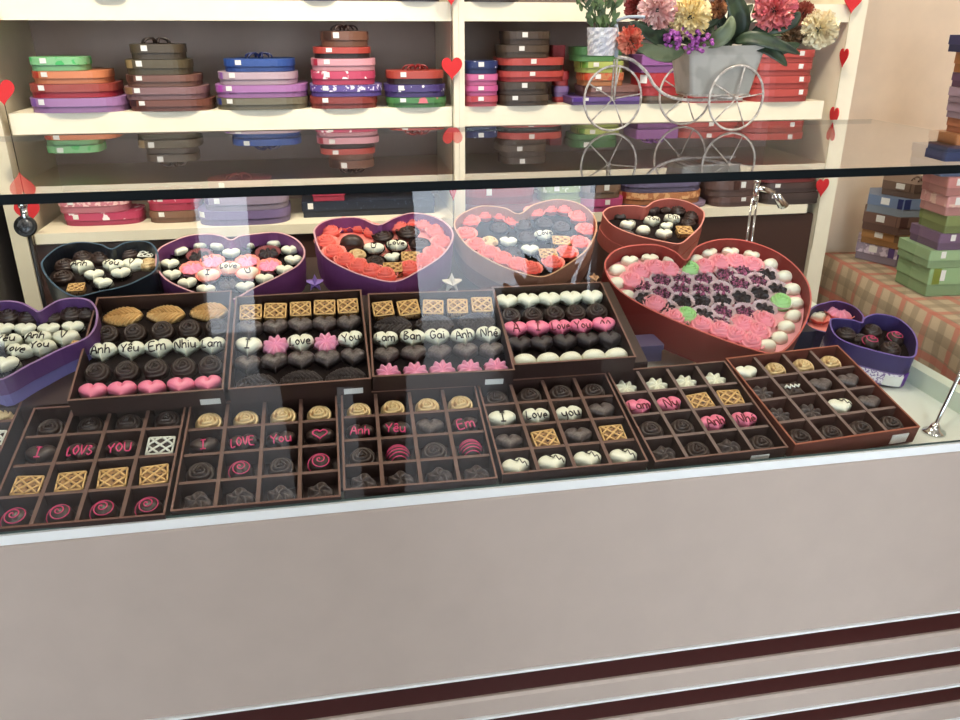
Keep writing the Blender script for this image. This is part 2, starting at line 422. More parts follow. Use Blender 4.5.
def choc(kind, M, where, cup=None, group=None):
    """kind: key of K or 'w:Anh' (a heart with piped lettering)"""
    key = (kind, cup)
    if ':' in kind:
        t, w = kind.split(':'); m, im, words = TXT[t]; shape = 'heart'; nm = 'heart_chocolate'
        words = words + ' reading ' + w.replace('^', '') if w.strip('^') else words + ' with two dark peaks'
    else: shape, m, ic, im, nm, words = K[kind]
    if key not in PROTO:
        o = bpy.data.objects.new(nm, cm(nm if shape == 'heart' else shape+'_chocolate', SHAPES[shape], m)); COL.objects.link(o)
        if ':' in kind: part('icing_lettering', word_mb(w, size=.0165 if len(w) < 3 else .0145), im, o, label='piped lettering ' + w.replace('^', 'peaks'))
        elif ic: link('icing_piping', cm('piping_'+ic, ICING[ic], im), o)
        if cup: link('paper_cup', cm('cup' if cup in 'DMW' else 'ruffle_cup', cup_mb if cup in 'DMW' else ruffle_cup_mb, CUPS[cup][0]), o, Matrix.Translation((0, 0, -.001)), CUPS[cup][1]+' pleated paper cup')
        PROTO[key] = o
    else: o = copy_tree(PROTO[key])
    o.matrix_basis = M
    tag(o, words + ', ' + where, 'chocolate', group)
    return o
# ------------------------------------------------------------------ room
GT = 1.336            # upper face of the glass top
wallm = mat('warm_cream_paint', (236, 214, 188), .85)
darkw = mat('grey_paint', (120, 112, 104), .85)
struct('floor', MB().box((-3.2, -2.3, -.04), (3.4, 2.3, 0)), mat('grey_floor_tiles', (96, 88, 82), .4))
struct('floor', MB().box((-6, -7.5, -.1), (7, -2.3, -.01)), mat('pavement', (226, 228, 232), .9), 'pale pavement outside the entrance')
struct('ceiling', MB().box((-3.2, -2.3, 2.8), (3.4, 2.3, 2.9)), mat('white_ceiling', (226, 222, 214), .9))
struct('wall_back', MB().box((-3.2, 2.22, 0), (3.4, 2.32, 2.8)), wallm)
struct('wall_left', MB().box((-3.2, -2.3, 0), (-3.1, 2.22, 2.8)), darkw)
struct('wall_right', MB().box((3.3, -2.3, 0), (3.4, 2.22, 2.8)), wallm)
fw = MB()
for a, b, z0, z1 in ((-3.2, -2.75, 0, 2.8), (-1.62, -.66, 0, 2.8), (1.38, 3.4, 0, 2.8), (-2.75, -1.62, 2.25, 2.8), (-.66, 1.38, 2.25, 2.8)):
    fw.box((a, -2.3, z0), (b, -2.2, z1))
struct('wall_front', fw, mat('dark_brown_wall', (60, 50, 46), .8))

# shelf unit behind the counter ------------------------------------
cream = mat('cream_laminate', (236, 228, 204), .35)
taupe = mat('taupe_back_board', (176, 156, 144), .6)
brownd = mat('dark_brown_cabinet_door', (66, 44, 38), .4)
unit = thing('display_shelf', (.33, 2.05, 0), 'tall cream display shelf behind the counter with dark brown cupboard doors below', 'shelf')
O = Matrix.Translation((-.33, -2.05, 0))
part('side_panel', MB().box((-.700, 1.895, 0), (-.667, 2.20, 2.3), O), cream, unit)
part('side_panel', MB().box((1.247, 1.895, 0), (1.290, 2.20, 2.3), O), cream, unit)
part('centre_panel', MB().box((.288, 1.885, 1.04), (.300, 2.19, 2.3), O).box((.3005, 1.885, 1.04), (.313, 2.19, 2.3), O), cream, unit)
part('back_board', MB().box((-.70, 2.2, 0), (1.290, 2.215, 2.3), O), taupe, unit)
for z0, z1 in ((1.043, 1.066), (1.279, 1.322), (1.502, 1.541), (1.8, 1.84)):
    part('shelf_board', MB().box((-.650 if z0 < 1.4 else -.6665, 1.895, z0), (.288, 2.2, z1), O), cream, unit)
    part('shelf_board', MB().box((.313, 1.895, z0), (1.216 if z0 < 1.4 else 1.2465, 2.2, z1), O), cream, unit)
part('plinth', MB().box((-.66, 1.93, 0), (1.24, 2.19, .09), O), brownd, unit)
for x0, x1 in ((-.662, -.14), (-.134, .284), (.316, .76), (.766, 1.243)):
    d = part('cupboard_door', MB().box((x0, 1.905, .1), (x1, 1.925, 1.038), O), brownd, unit)
    part('knob', MB().lathe([(.004, 0), (.004, .012), (.012, .016), (.012, .024), (.004, .028)], 12, O @ Matrix.Translation((x1-.04, 1.905, .6)) @ Matrix.Rotation(PI/2, 4, 'X')), mat('brushed_metal', (190, 190, 190), .25, 1.), d)
cab = thing('storage_cabinet', (-1.06, 1.95, 0), 'dark grey storage cabinet left of the cream shelf', 'cabinet')
C0 = Matrix.Translation((1.06, -1.95, 0)); dg = mat('charcoal_laminate', (52, 50, 52), .4)
part('body', MB().box((-1.45, 1.72, 0), (-.72, 2.2, 1.9), C0), dg, cab)
part('door', MB().box((-1.44, 1.70, .06), (-1.09, 1.719, 1.88), C0), dg, cab)
part('door', MB().box((-1.08, 1.70, .06), (-.725, 1.719, 1.88), C0), dg, cab)

# counter ----------------------------------------------------------
panel = mat('greyish_beige_laminate', (190, 174, 162), .4)
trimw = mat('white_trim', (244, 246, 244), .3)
maroon = mat('dark_maroon_recess', (62, 22, 20), .4)
white = mat('white_case_floor', (222, 230, 222), .3)
cn = thing('display_counter', (0, 1.25, 0), 'long glass-topped display counter with greyish beige front and dark maroon stripes', 'display counter')
Q = Matrix.Translation((0, -1.25, 0)); X0, X1, XF = -1.15, .995, 1.13
def slat(z0, z1, y=.9):
    b = .004; pr = [(y+b, z0), (y, z0+b), (y, z1-b), (y+b, z1), (y+.03, z1), (y+.03, z0)]
    vs = [(X0, a, z) for a, z in pr] + [(XF, a, z) for a, z in pr]; n = 6
    return MB().add(vs, [(i, n+i, n+(i+1) % n, (i+1) % n) for i in range(n)] + [tuple(range(n)), tuple(range(n, 2*n))[::-1]], False, Q)
part('front_panel', slat(.6095, .9165), panel, cn)
part('panel_edge_glare', MB().box((X0, .8995, .6052), (XF, .93, .6094), Q), trimw, cn)  # bevelled edge in white, with the glare above the stripe painted in
z = .6052; zs = [.605, .5221, .4383, .3555, .272, .189, .106]
for i, zt in enumerate(zs):
    zb = zt-.041
    part('stripe', MB().box((X0, .908, zb-.001), (XF, .935, zt+.001), Q), maroon, cn)
    nx = zs[i+1] if i+1 < len(zs) else .03
    part('front_slat', slat(nx+.0044, zb), panel, cn)
    if i+1 < len(zs): part('panel_edge_glare', MB().box((X0, .8995, nx), (XF, .93, nx+.0043), Q), trimw, cn)  # same painted glare on the lower slats
part('front_ledge', MB().box((X0, .8985, .9172), (XF, .9034, .9305), Q), trimw, cn, label='white ledge along the foot of the front glass')
part('end_panel', MB().box((X1-.02, .936, .0), (X1, 1.66, .9), Q), panel, cn)
part('end_panel', MB().box((X0, .931, .0), (X0+.02, 1.66, .9), Q), panel, cn)
part('back_panel', MB().box((X0+.02, 1.64, 0), (X1-.02, 1.66, .9), Q), panel, cn)
part('case_floor', MB().box((X0, .9035, .9005), (X1, 1.66, .9125), Q), white, cn)
part('end_rail', MB().box((X1-.012, .915, .9126), (X1+.012, 1.66, .945), Q), mat('pale_green_white_rail', (206, 220, 206), .3), cn, label='pale rail along the right end of the case')
def pane(name, mb, face, g=GLASS):
    me = mb.mesh(name, CLEAR); me.materials.append(g); me.polygons[face].material_index = 1; link(name, me, cn)
pane('top_glass', MB().box((X0, .9005, GT-.008), (X1, 1.39, GT), Q), 1, GLASST)
pane('front_glass', MB().box((X0, .9036, .9126), (X1, .9070, GT-.0106), Q), 2)
part('glass_edge', MB().box((X0, .8985, GT-.0085), (X1, .9003, GT+.0002), Q).box((X0, .9003, GT-.0105), (X1, .912, GT-.0085), Q), mat('dark_green_glass_edge', (7, 14, 17), .55, spec=.12), cn, label='dark front edge of the top glass')
part('back_edge', MB().box((X0, 1.39, GT-.008), (X1, 1.3907, GT), Q), mat('grey_glass_edge', (128, 126, 112), .3), cn)
part('glass_channel', MB().box((X0, .9026, .9306), (X1, .9035, .9335), Q), mat('dark_channel', (58, 74, 70), .3), cn)
chrome = mat('chrome', (225, 225, 225), .12, 1.)

# stepped boards -------------------------------------------------
P1s = Slope(.925, .945, 14); P2s = Slope(1.085, 1.015, 19)
HT = .03
bz = lambda sl, y, off: sl.z0 + (y-sl.y0)*sl.T - off/cos(sl.t)
ry = thing('display_riser', (0, 1.2, .913), 'dark brown stepped riser carrying the chocolate boxes inside the case', 'riser')
rm = mat('dark_brown_board', (54, 36, 32), .45)
def wedge(x0, x1, prof): # prof (y,z) top line
    pr = prof + [(prof[-1][0], .9128), (prof[0][0], .9128)]; n = len(pr)
    vs = [(x, a, zz) for x in (x0, x1) for a, zz in pr]
    return MB().add(vs, [(i, (i+1) % n, n+(i+1) % n, n+i) for i in range(n)] + [tuple(range(n)), tuple(range(n, 2*n))[::-1]], False, Matrix.Translation((0, -1.2, -.913)))
part('step', wedge(-1.0, .62, [(.955, bz(P1s, .955, HT+.003)), (1.128, bz(P1s, 1.128, HT+.003))]), rm, ry)
part('step', wedge(.625, .80, [(.955, bz(P1s, .955, HT+.003)), (1.10, bz(P1s, 1.10, HT+.003))]), rm, ry)
part('step', wedge(-.62, .485, [(1.129, bz(P2s, 1.129, HT+.003)), (1.335, bz(P2s, 1.335, HT+.003))]), rm, ry)
part('step', wedge(-.43, .485, [(1.336, .99), (1.62, 1.06)]), rm, ry)

# ------------------------------------------------------------------ trays
trayb = mat('dark_brown_card', (50, 32, 28), .5); trayr = mat('red_brown_card', (98, 50, 40), .5)
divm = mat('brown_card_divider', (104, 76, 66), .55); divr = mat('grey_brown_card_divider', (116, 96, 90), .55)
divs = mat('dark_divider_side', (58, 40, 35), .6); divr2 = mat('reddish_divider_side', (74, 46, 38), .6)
stick = mat('white_price_sticker', (226, 226, 222), .6)
ORD4 = ['back row', 'second row', 'third row', 'front row']; ORD5 = ['back row', 'second row', 'middle row', 'fourth row', 'front row']
NTH = ['first', 'second', 'third', 'fourth', 'fifth']
def tray(name, sl, q, h, rows, label, where, div, m, dm, sticker=None, base=False, scale=1., fix=None, nud=None):
    P = [Vector(sl.loc(sl.hit(*p))) for p in q]
    fm, bm = (P[3]+P[2])/2, (P[0]+P[1])/2
    if fix: fm, bm, wd, dp = fix(P); yaw = 0
    else:
        wd = ((P[2]-P[3]).length+(P[1]-P[0]).length)/2-.003; dp = (bm-fm).length-.002
        yaw = -math.atan2(bm.x-fm.x, bm.y-fm.y)*.7
    c = (fm+bm)/2
    if nud: c = c + Vector(nud)
    M = Matrix.Translation(sl.pt(c.x, c.y, -h)) @ sl.R @ Matrix.Rotation(yaw, 4, 'Z')
    t = thing(name, None, label, 'chocolate box', 'brown chocolate boxes set out in rows', M)
    w, d, k = wd/2, dp/2, .0022
    outer = [(-w, -d), (w, -d), (w, d), (-w, d)]; inn = [(-w+k, -d+k), (w-k, -d+k), (w-k, d-k), (-w+k, d-k)]
    part('box_body', MB().shell(outer, inn, 0, h, .002), m, t)
    part('rim', MB().box((-w-.0006, -d-.0006, h), (w+.0006, -d+k, h+.0008)).box((-w-.0006, d-k, h), (w+.0006, d+.0006, h+.0008)).box((-w-.0006, -d+k, h), (-w+k, d-k, h+.0008)).box((w-k, -d+k, h), (w+.0006, d-k, h+.0008)), mat('rim_'+m.name, (118, 84, 72), .5) if m == trayb else mat('rim_'+m.name, (150, 84, 62), .5), t)
    R = len(rows)
    def dv(a, b):
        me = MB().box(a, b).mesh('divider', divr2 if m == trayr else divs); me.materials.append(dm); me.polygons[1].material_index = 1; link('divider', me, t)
    if div:
        for j in range(1, R):
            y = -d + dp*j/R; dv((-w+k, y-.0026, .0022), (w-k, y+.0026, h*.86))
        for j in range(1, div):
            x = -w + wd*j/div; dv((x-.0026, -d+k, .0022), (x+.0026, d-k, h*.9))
    else:
        part('liner', MB().box((-w+.003, -d+.003, .0022), (w-.003, d-.003, .0045)), CUPD, t)
    if sticker:
        x = -w + wd*sticker; part('price_label', MB().box((x-.014, -d-.0012, h*.12), (x+.014, -d-.0001, h*.45 if not div else h*.7)), stick, t)
    if base:
        b = MB().shell([(-w-.006, -d+.012), (w+.014, -d+.012), (w+.014, d+.012), (-w-.006, d+.012)], [(-w-.004, -d+.014), (w+.012, -d+.014), (w+.012, d+.01), (-w-.004, d+.01)], -.001, -.0008, -.0009)
    for r, row in enumerate(rows):
        n = len(row); z0 = .0060 if div else .0046
        for i, kd in enumerate(row):
            if not kd: continue
            x = -w + wd*(i+.5)/n + random.uniform(-.001, .001); y = d - dp*(r+.5)/R - (.001 if div else 0) + random.uniform(-.001, .001)
            if not div: x *= .965; y = y*.95+.001
            sc = scale*random.uniform(.97, 1.03)*(1.06 if div else 1)
            L = M @ Matrix.Translation((x, y, z0)) @ Matrix.Translation((0, -.012, 0)) @ Matrix.Rotation(math.radians(7 if div else 13), 4, 'X') @ Matrix.Translation((0, .012, 0)) @ Matrix.Rotation(math.radians(random.uniform(-7, 7)), 4, 'Z') @ Matrix.Scale(sc, 4)
            rn = (ORD4 if R == 4 else ORD5)[r]
            choc(kd, L, '%s, %s from left, %s' % (rn, NTH[i], where), None, 'chocolates in the '+where)
    return t
r4 = lambda k: [k]*4
r5 = lambda k: [k]*5
T = [
 ((36,404),(188,402),(165,516),(-20,530), [r4('rose'), ['d:I','d:LOV3','d:YOU','wknot'], r4('knot'), r4('swirl')], 'dark brown sixteen-cell chocolate box reading I LOV3 YOU in pink', 'I LOV3 YOU box', None),
 ((190,402),(338,395),(341,495),(169,514), [r4('grose'), ['d:I','d:LOVE','d:You','oheart'], ['rose','swirl','rose','swirl'], r4('dknot')], 'dark brown sixteen-cell box, second whole front box, with pink heart outline', 'second front box', None),
 ((341,394),(476,384),(497,475),(342,495), [r4('grose'), ['d:Anh','d:Yêu','dheart','d:Em'], ['rose','strip','rose','strip'], r4('dknot')], 'dark brown sixteen-cell box reading Anh Yêu Em with pink striped truffles', 'third front box', None),
 ((478,383),(604,372),(650,460),(500,477), [r4('rose'), ['w:I','w:Love','w:you','dheart'], ['dheart','knot','dheart','knot'], r4('zheart')], 'dark brown sixteen-cell box with white I Love you hearts and squiggled front row', 'fourth front box', None),
 ((606,372),(724,360),(790,448),(655,462), [r4('wcrown'), ['p:Lam','p:Ny','knot','knot'], ['rose','rose','p:Anh','p:Nhé'], ['dknot','rose','dknot','rose']], 'dark brown sixteen-cell box with white flowers at its back and pink hearts', 'fifth front box', .80),
 ((722,358),(838,350),(925,430),(795,448), [['wheart','grose','grose','grose'], ['dflower','wdot','dheart','dheart'], ['dflower','dflower','zheart','dheart'], r4('rose')], 'reddish brown sixteen-cell chocolate box at the right end of the front row', 'rightmost front box', .86),
]
for i, (a, b, c, d, rows, lab, wh, st) in enumerate(T):
    tray('chocolate_box', P1s, [a, b, c, d], HT, rows, lab, wh, 4, trayr if i == 5 else trayb, divr if i >= 4 else divm, st, nud=(.003, .006) if i == 5 else None)
def fix0(P):
    wd = .21; u1 = -.4545; vb = P[1].y
    return Vector((u1-wd/2, vb-.215)), Vector((u1-wd/2, vb)), wd, .213
tray('chocolate_box', P1s, [(-105,400),(47,392),(8,480),(-150,500)], HT, [[None, None, 'rose', 'grose'], [None, None, 'dheart', 'wknot'], [None, None, 'knot', 'dknot'], [None, None, 'swirl', 'rose']],
     'dark brown chocolate box cut off by the left edge of the photo', 'left edge front box', 4, trayb, divm, None, fix=fix0)
TB = [
 ((97,297),(232,291),(224,395),(68,396), [['gleaf']*3, r5('rose'), ['w:Anh','w:Yêu','w:Em','w:Nhiu','w:Lam'], r5('rose'), r5('pheart')], 'dark brown box with gold leaves and white hearts reading Anh Yêu Em Nhiu Lam', 'gold leaf box', .9),
 ((234,293),(363,293),(371,381),(229,388), [r5('knot'), r5('dheart'), ['w:I','pflower','w:Love','pflower','w:You'], r5('dheart'), ['dleaf']*3], 'dark brown box with white I Love You hearts between two pink flowers', 'second back box', .87),
 ((366,293),(498,290),(512,368),(373,380), [r5('knot'), ['dleaf']*3, ['w:Lam','w:Ban','w:Gai','w:Anh','w:Nhé'], r5('dheart'), r5('pflower')], 'dark brown box with white lettered hearts and a front row of pink flowers', 'third back box', .86),
 ((492,289),(601,280),(636,355),(514,368), [r5('wheart'), r5('rose'), ['p:A','p:I','p:Love','p:You','p:^^'], r5('theart'), r5('woval')], 'dark brown box with pink lettered hearts and a white oval front row', 'rightmost back box', None),
]
for a, b, c, d, rows, lab, wh, st in TB:
    tray('chocolate_box', P2s, [a, b, c, d], HT, rows, lab, wh, 0, trayb, divm, st, False, 1.02)

# ------------------------------------------------------------------ heart boxes
HB = 0
def heartbox(name, px, tip, y0, tilt, h, m, im, label, items, where, depth=.012, lower=None, fillm=None, group='open heart boxes behind the trays', size=1.0, floor_off=None, extra=None):
    z0 = aty(tip[0], tip[1], y0).z
    sl = Slope(y0, z0, tilt)
    pts = [sl.loc(sl.hit(x, y)) for x, y in px]
    c = (sum(p[0] for p in pts)/len(pts), sum(p[1] for p in pts)/len(pts))
    loc = [(a-c[0], b-c[1]) for a, b in pts]
    out = catmull(loc, 4)
    M = Matrix.Translation(sl.pt(c[0], c[1], -h)) @ sl.R
    t = thing(name, None, label, 'heart box', group, M)
    fo = h - .033*size if floor_off is None else floor_off
    def ring(o_, i_, z0, z1):
        n = len(o_); vs = [(x, y, z0) for x, y in o_] + [(x, y, z1) for x, y in o_] + [(x, y, z1) for x, y in i_] + [(x, y, z0) for x, y in i_]
        return MB().add(vs, [(k*n+i, k*n+(i+1) % n, ((k+1) % 4)*n+(i+1) % n, ((k+1) % 4)*n+i) for k in range(4) for i in range(n)])
    if lower: part('lid_band', ring(out, inset(out, .0016), h*.45, h), m, t)
    else: part('box_body', MB().shell(out, inset(out, .0022), 0, h, fo), m, t)
    rimc = mat('rim_'+m.name, tuple(min(255, int(v*255)) for v in (.82, .62, .62)) if im is None else im, .5)
    o2, i2 = inset(out, -.0006), inset(out, .0024); n = len(out)
    rb = MB(); vs = [(x, y, h) for x, y in o2] + [(x, y, h+.0008) for x, y in o2] + [(x, y, h+.0008) for x, y in i2] + [(x, y, h) for x, y in i2]
    rb.add(vs, [(k*n+i, k*n+(i+1) % n, ((k+1) % 4)*n+(i+1) % n, ((k+1) % 4)*n+i) for k in range(4) for i in range(n)])
    part('rim', rb, rimc, t)
    if lower:
        part('box_base', MB().shell(inset(out, lower[1]+.0003), inset(out, max(.0024, lower[1]+.0012)), 0, h*.47, min(fo, h*.46)), lower[0], t)
    if fillm: part('liner', MB().prism(inset(out, .003), fo+.0002, fo+.002), fillm, t)
    if extra: extra(t, out, h)
    cnt = {}
    items = [(it if len(it) == 4 else (*it, 1.0)) for it in items]
    for idx, (x, y, kd, sc) in enumerate(items):
        cup = None
        if '/' in kd: kd, cup = kd.split('/')
        p = sl.hit(x, y, -.021*size); u, v = sl.loc(p)
        zf = h-.033*size if floor_off is None else fo
        rot = Matrix.Rotation(math.radians(random.uniform(-14, 14)), 4, 'Z')
        # height of the item's base on the box floor
        base = sl.pt(u, v, 0); base = base - sl.n*((base - sl.pt(u, v, 0)).dot(sl.n)) 
        L = Matrix.Translation(sl.pt(u + .0, v + .012*size*0, -(h-zf) + .0022)) @ sl.R @ rot @ Matrix.Scale(sc*size, 4)
        pu, pv = sl.loc(sl.hit(x, y, -.021*size)); L = Matrix.Translation(sl.pt(pu, pv, -(h-zf)+.0022)) @ sl.R @ rot @ Matrix.Scale(sc*size, 4)
        fx = 'left' if u < c[0]-.03*size*2 else ('right' if u > c[0]+.03*size*2 else 'middle')
        fy = 'back' if v > c[1]+.045 else ('front' if v < c[1]-.045 else 'centre')
        cnt.setdefault((kd, cup), []).append((L, u, v, fx, fy, cup))
    for (kd, cup), lst in cnt.items():
        lst.sort(key=lambda e: (round(e[2]/.018), e[1]), reverse=False)
        n = len(lst)
        for i, (L, u, v, fx, fy, cp) in enumerate(lst):
            if n == 1: w = '%s %s, %s' % (fy, fx, where)
            else:
                front = sum(1 for e in lst if e[2] < v-.004); left = sum(1 for e in lst if e[1] < u-1e-6)
                w = '%s %s, %s, %s from left' % (fy, fx, where, ordn(left+1))
            choc(kd, L, w, cup, 'chocolates in '+where)
    return t, sl
def ordn(n):
    names = {1:'first',2:'second',3:'third'}
    return names.get(n, '%d%s' % (n, {1:'st',2:'nd',3:'rd'}.get(n % 10 if n > 20 else 0, 'th')))
PUR = mat('plum_purple_card', (124, 66, 122), .5); PURD = mat('violet_card', (88, 54, 108), .5)
KR = mat('brown_kraft_card', (166, 116, 94), .6); REDB = mat('brick_red_card', (126, 44, 38), .5)
SAL = mat('dusty_salmon_card', (188, 98, 88), .55); BLK = mat('blue_black_card', (26, 34, 44), .3)
NAV = mat('navy_violet_card', (52, 40, 92), .5); lid_rim = (206, 158, 166)
# purple heart with white hearts
heartbox('heart_box', [(155.6,260.6),(158,250),(169,243),(187.5,236),(208,234),(222,236),(231,240),(240,236),(255,234),(277.5,232.5),(296,239),(305,251),(300,264),(281,275.6),(255,288),(228,301),(197,294),(169,282),(157.5,270)],
 (226,301), 1.325, 16, .06, PUR, lid_rim, 'plum purple open heart box ringed with white chocolate hearts', [
 (198,246,'wheart/D',.86),(178,252,'wheart/D',.86),(169,265,'wheart/D',.86),(171,276,'wheart/D',.86),(187,284,'wheart/D',.86),(205,291,'wheart/D',.86),(219,247,'wheart/D',.86),(231,254,'wheart/D',.86),(250,245,'wheart/D',.86),(275,244,'wheart/D',.86),(290,251,'wheart/D',.86),(293,261,'wheart/D',.86),(284,271,'wheart/D',.86),(264,280,'wheart/D',.86),(245,288,'wheart/D',.86),
 (199,257,'bflower/M',1.1),(268,254,'bflower/M',1.1),(192,270,'pflower/C'),(212,263,'pflower/C'),(269,267,'pflower/C'),(247,263,'pflower/C'),(208,277,'w:I/C'),(229,270,'w:Love/C'),(248,275,'w:U/C'),(228,285,'dflower/D')], 'white-ringed purple heart box', fillm=CUPD, lower=(PUR, .0015), extra=None, size=1.0)
def star(t, out, h): pass
# plum heart with coral roses
heartbox('heart_box', [(314,235),(316,227),(325,221),(339,218),(360,218),(378,225),(394,218),(412.5,213),(435,217),(450,227),(453,239),(442.5,255.6),(420,270.6),(396,282),(370,278),(345,269),(322.5,255)],
 (396,282), 1.315, 16, .068, PUR, lid_rim, 'plum purple open heart box filled with coral roses and dark chocolates, in the middle', [
 (344,225,'coral/C',1.0),(360,226,'coral/C',1.0),(373,231,'coral/C',1.0),(330,232,'coral/C',1.0),(326,243,'coral/C',1.0),(334,253,'coral/C',1.0),(346,261,'coral/C',1.0),(359,267,'coral/C',1.0),(372,272,'coral/C',1.0),(398,227,'coral/C',1.0),(412,222,'coral/C',1.0),(425,225,'coral/C',1.0),(437,232,'coral/C',1.0),(442,243,'coral/C',1.0),(435,254,'coral/C',1.0),(424,262,'coral/C',1.0),(386,276,'coral/C',1.0),(410,269,'coral/C',1.0),
 (352,243,'doval',1.2),(383,237,'rose/D'),(408,234,'rose/D',1.1),(420,245,'rose/D'),(374,250,'w:U/D'),(397,247,'w:Love/D'),(393,258,'wheart/D',.8),(357,256,'grose/D'),(411,259,'knot/D'),(393,270,'knot/D'),(375,263,'rose/D')], 'coral rose plum heart box', fillm=CUPC, lower=(PUR, .0015))
# kraft heart with coral roses
heartbox('heart_box', [(454.6,228),(456,219),(465,212),(481.7,206),(504.6,208),(519,214),(533.8,204.5),(556.7,199.5),(577.5,203),(592,213),(597,228),(588,248.8),(567,265.4),(544,277),(520,273),(492,262),(467,246)],
 (544,277), 1.315, 17, .07, KR, (196, 150, 118), 'brown kraft open heart box filled with coral roses and dark chocolates', [
 (470,222,'coral/C',1.0),(485,215,'coral/C',1.0),(502,216,'coral/C',1.0),(515,222,'coral/C',1.0),(467,235,'coral/C',1.0),(477,246,'coral/C',1.0),(490,254,'coral/C',1.0),(504,260,'coral/C',1.0),(519,266,'coral/C',1.0),(532,270,'coral/C',1.0),(535,213,'coral/C',1.0),(550,209,'coral/C',1.0),(566,210,'coral/C',1.0),(580,218,'coral/C',1.0),(587,231,'coral/C',1.0),(580,244,'coral/C',1.0),(568,254,'coral/C',1.0),(554,264,'coral/C',1.0),
 (500,229,'rose/D'),(524,226,'rose/D'),(545,224,'rose/D'),(562,228,'rose/D'),(490,243,'grose/D'),(509,243,'wheart/D',.9),(527,238,'rose/D'),(545,237,'w:Love/D'),(531,251,'wheart/D',.9),(549,256,'knot/D'),(562,243,'knot/D'),(513,254,'rose/D')], 'kraft heart box', fillm=CUPD, lower=(mat('kraft_lower_card', (134, 86, 72), .6), .0015))
# salmon box behind the big red heart
heartbox('heart_box', [(603,215),(605,210),(611,207),(622,205.7),(635.8,205.7),(645.6,207),(653.9,201.5),(667.8,198.8),(684,200.8),(698,207),(704.6,214),(701,226),(690,237),(680,244),(664,242),(635.8,235.6),(613,226)],
 (680,244), 1.50, 20, .065, SAL, (214, 140, 128), 'dusty salmon open heart box behind the big red one, with dark and white chocolates', [
 (621,215,'wdot',.8),(666,209,'wdot',.8),(630,226,'zheart',.9),(654,222,'w:You',.9),(674,220,'w:Em',.9),(645,230,'woval',.8),(669,227,'wheart/D',.76),(666,235,'wheart',.9),(686,233,'knot'),(640,214,'theart'),(654,213,'theart'),(680,211,'rose'),(694,217,'rose'),(626,233,'dleaf',.7),(690,223,'rose',.9)], 'salmon heart box', fillm=CUPD, lower=(SAL, -.002))
# big red heart
big = [(698,261,'woval'),(712,255,'wheart'),(733,254,'wheart'),(755,257,'wheart'),(773,265,'woval'),(787,277,'woval'),(795,290,'woval'),(798,304,'woval'),(796,317,'woval'),(789,328,'woval'),(782,339,'woval'),(770,347,'woval'),(619,271,'woval'),(618,284,'woval'),(628,297,'woval'),(632,263,'wheart'),(652,261,'wheart'),(674,262,'wheart'),
 (641,274,'prose/P'),(656,270,'prose/P'),(633,283,'prose/P'),(671,272,'prose/P'),(706,269,'prose/P'),(722,265,'prose/P'),(738,264,'prose/P'),(754,267,'prose/P'),(657,307,'prose/P'),(676,321,'prose/P'),(745,327,'prose/P'),(737,338,'prose/P'),(760,334,'prose/P'),(722,333,'prose/P'),(753,345,'prose/P'),(766,323,'prose/P'),(703,328,'prose/P'),
 (645,288,'speck/W'),(663,282,'speck/W'),(684,282,'speck/W'),(706,281,'speck/W'),(663,295,'speck/W'),(682,292,'speck/W'),(728,276,'speck/W'),(745,272,'speck/W'),(742,285,'speck/W'),(760,283,'speck/W'),(723,291,'speck/W'),(703,292,'speck/W'),(725,314,'speck/W'),(748,314,'speck/W'),(767,311,'bflower/W'),(722,326,'speck/W'),(766,324,'speck/W'),
 (647,301,'bflower/W'),(668,310,'bflower/W'),(684,303,'bflower/W'),(703,302,'bflower/W'),(706,317,'bflower/W'),(724,302,'bflower/W'),(744,299,'bflower/W'),(762,295,'bflower/W'),(769,276,'bflower/W'),(780,291,'bflower/W'),(691,271,'green/W'),(783,304,'green/W'),(688,318,'green/W')]
_seen = []
big2 = []
for it in big:
    if all(math.hypot(it[0]-b[0], (it[1]-b[1])*1.6) > 9 for b in big2): big2.append(it)
heartbox('heart_box', [(604.6,268),(607,258),(616,250),(632,245.5),(657,245),(675.6,252),(686,260),(696,247),(719,239.5),(746.7,241),(778.7,253),(801.6,272.7),(810.8,293),(808.5,316),(797,337),(776.4,354),(737.5,345),(691.7,328),(657,313),(627.5,297),(611.5,283)],
 (776.4,353), 1.15, 22, .07, REDB, (190, 92, 84), 'very large brick red open heart box packed with small chocolates in paper cups', [(a, b, k, .88 if k == 'woval' else (.88 if k == 'wheart' else 1.08)) for a, b, k in big2], 'big red heart box', fillm=CUPP)
# black glossy heart
heartbox('heart_box', [(42,268),(43,260),(57,248),(72,243),(88,242.5),(102,245),(112,249),(124,243),(140,241),(152,244),(158,254),(156,270),(140,280),(123,287),(100,292),(76,297),(60,290),(48,279)],
 (76,297), 1.34, 16, .055, BLK, (58, 84, 104), 'glossy blue-black open heart box at the far left with lettered white hearts', [
 (80,268,'w:Anh'),(112,267,'w:You'),(132,266,'w:V'),(93,276,'wheart/D',.86),(120,274,'wheart/D',.86),(101,284,'wheart/D',.86),(75,289,'knot',.8),(148,264,'grose',.9),(100,258,'rose'),(128,254,'rose'),(146,255,'wknot',.8),(62,278,'rose'),(82,258,'rose'),(64,266,'rose')], 'black heart box', fillm=CUPD)
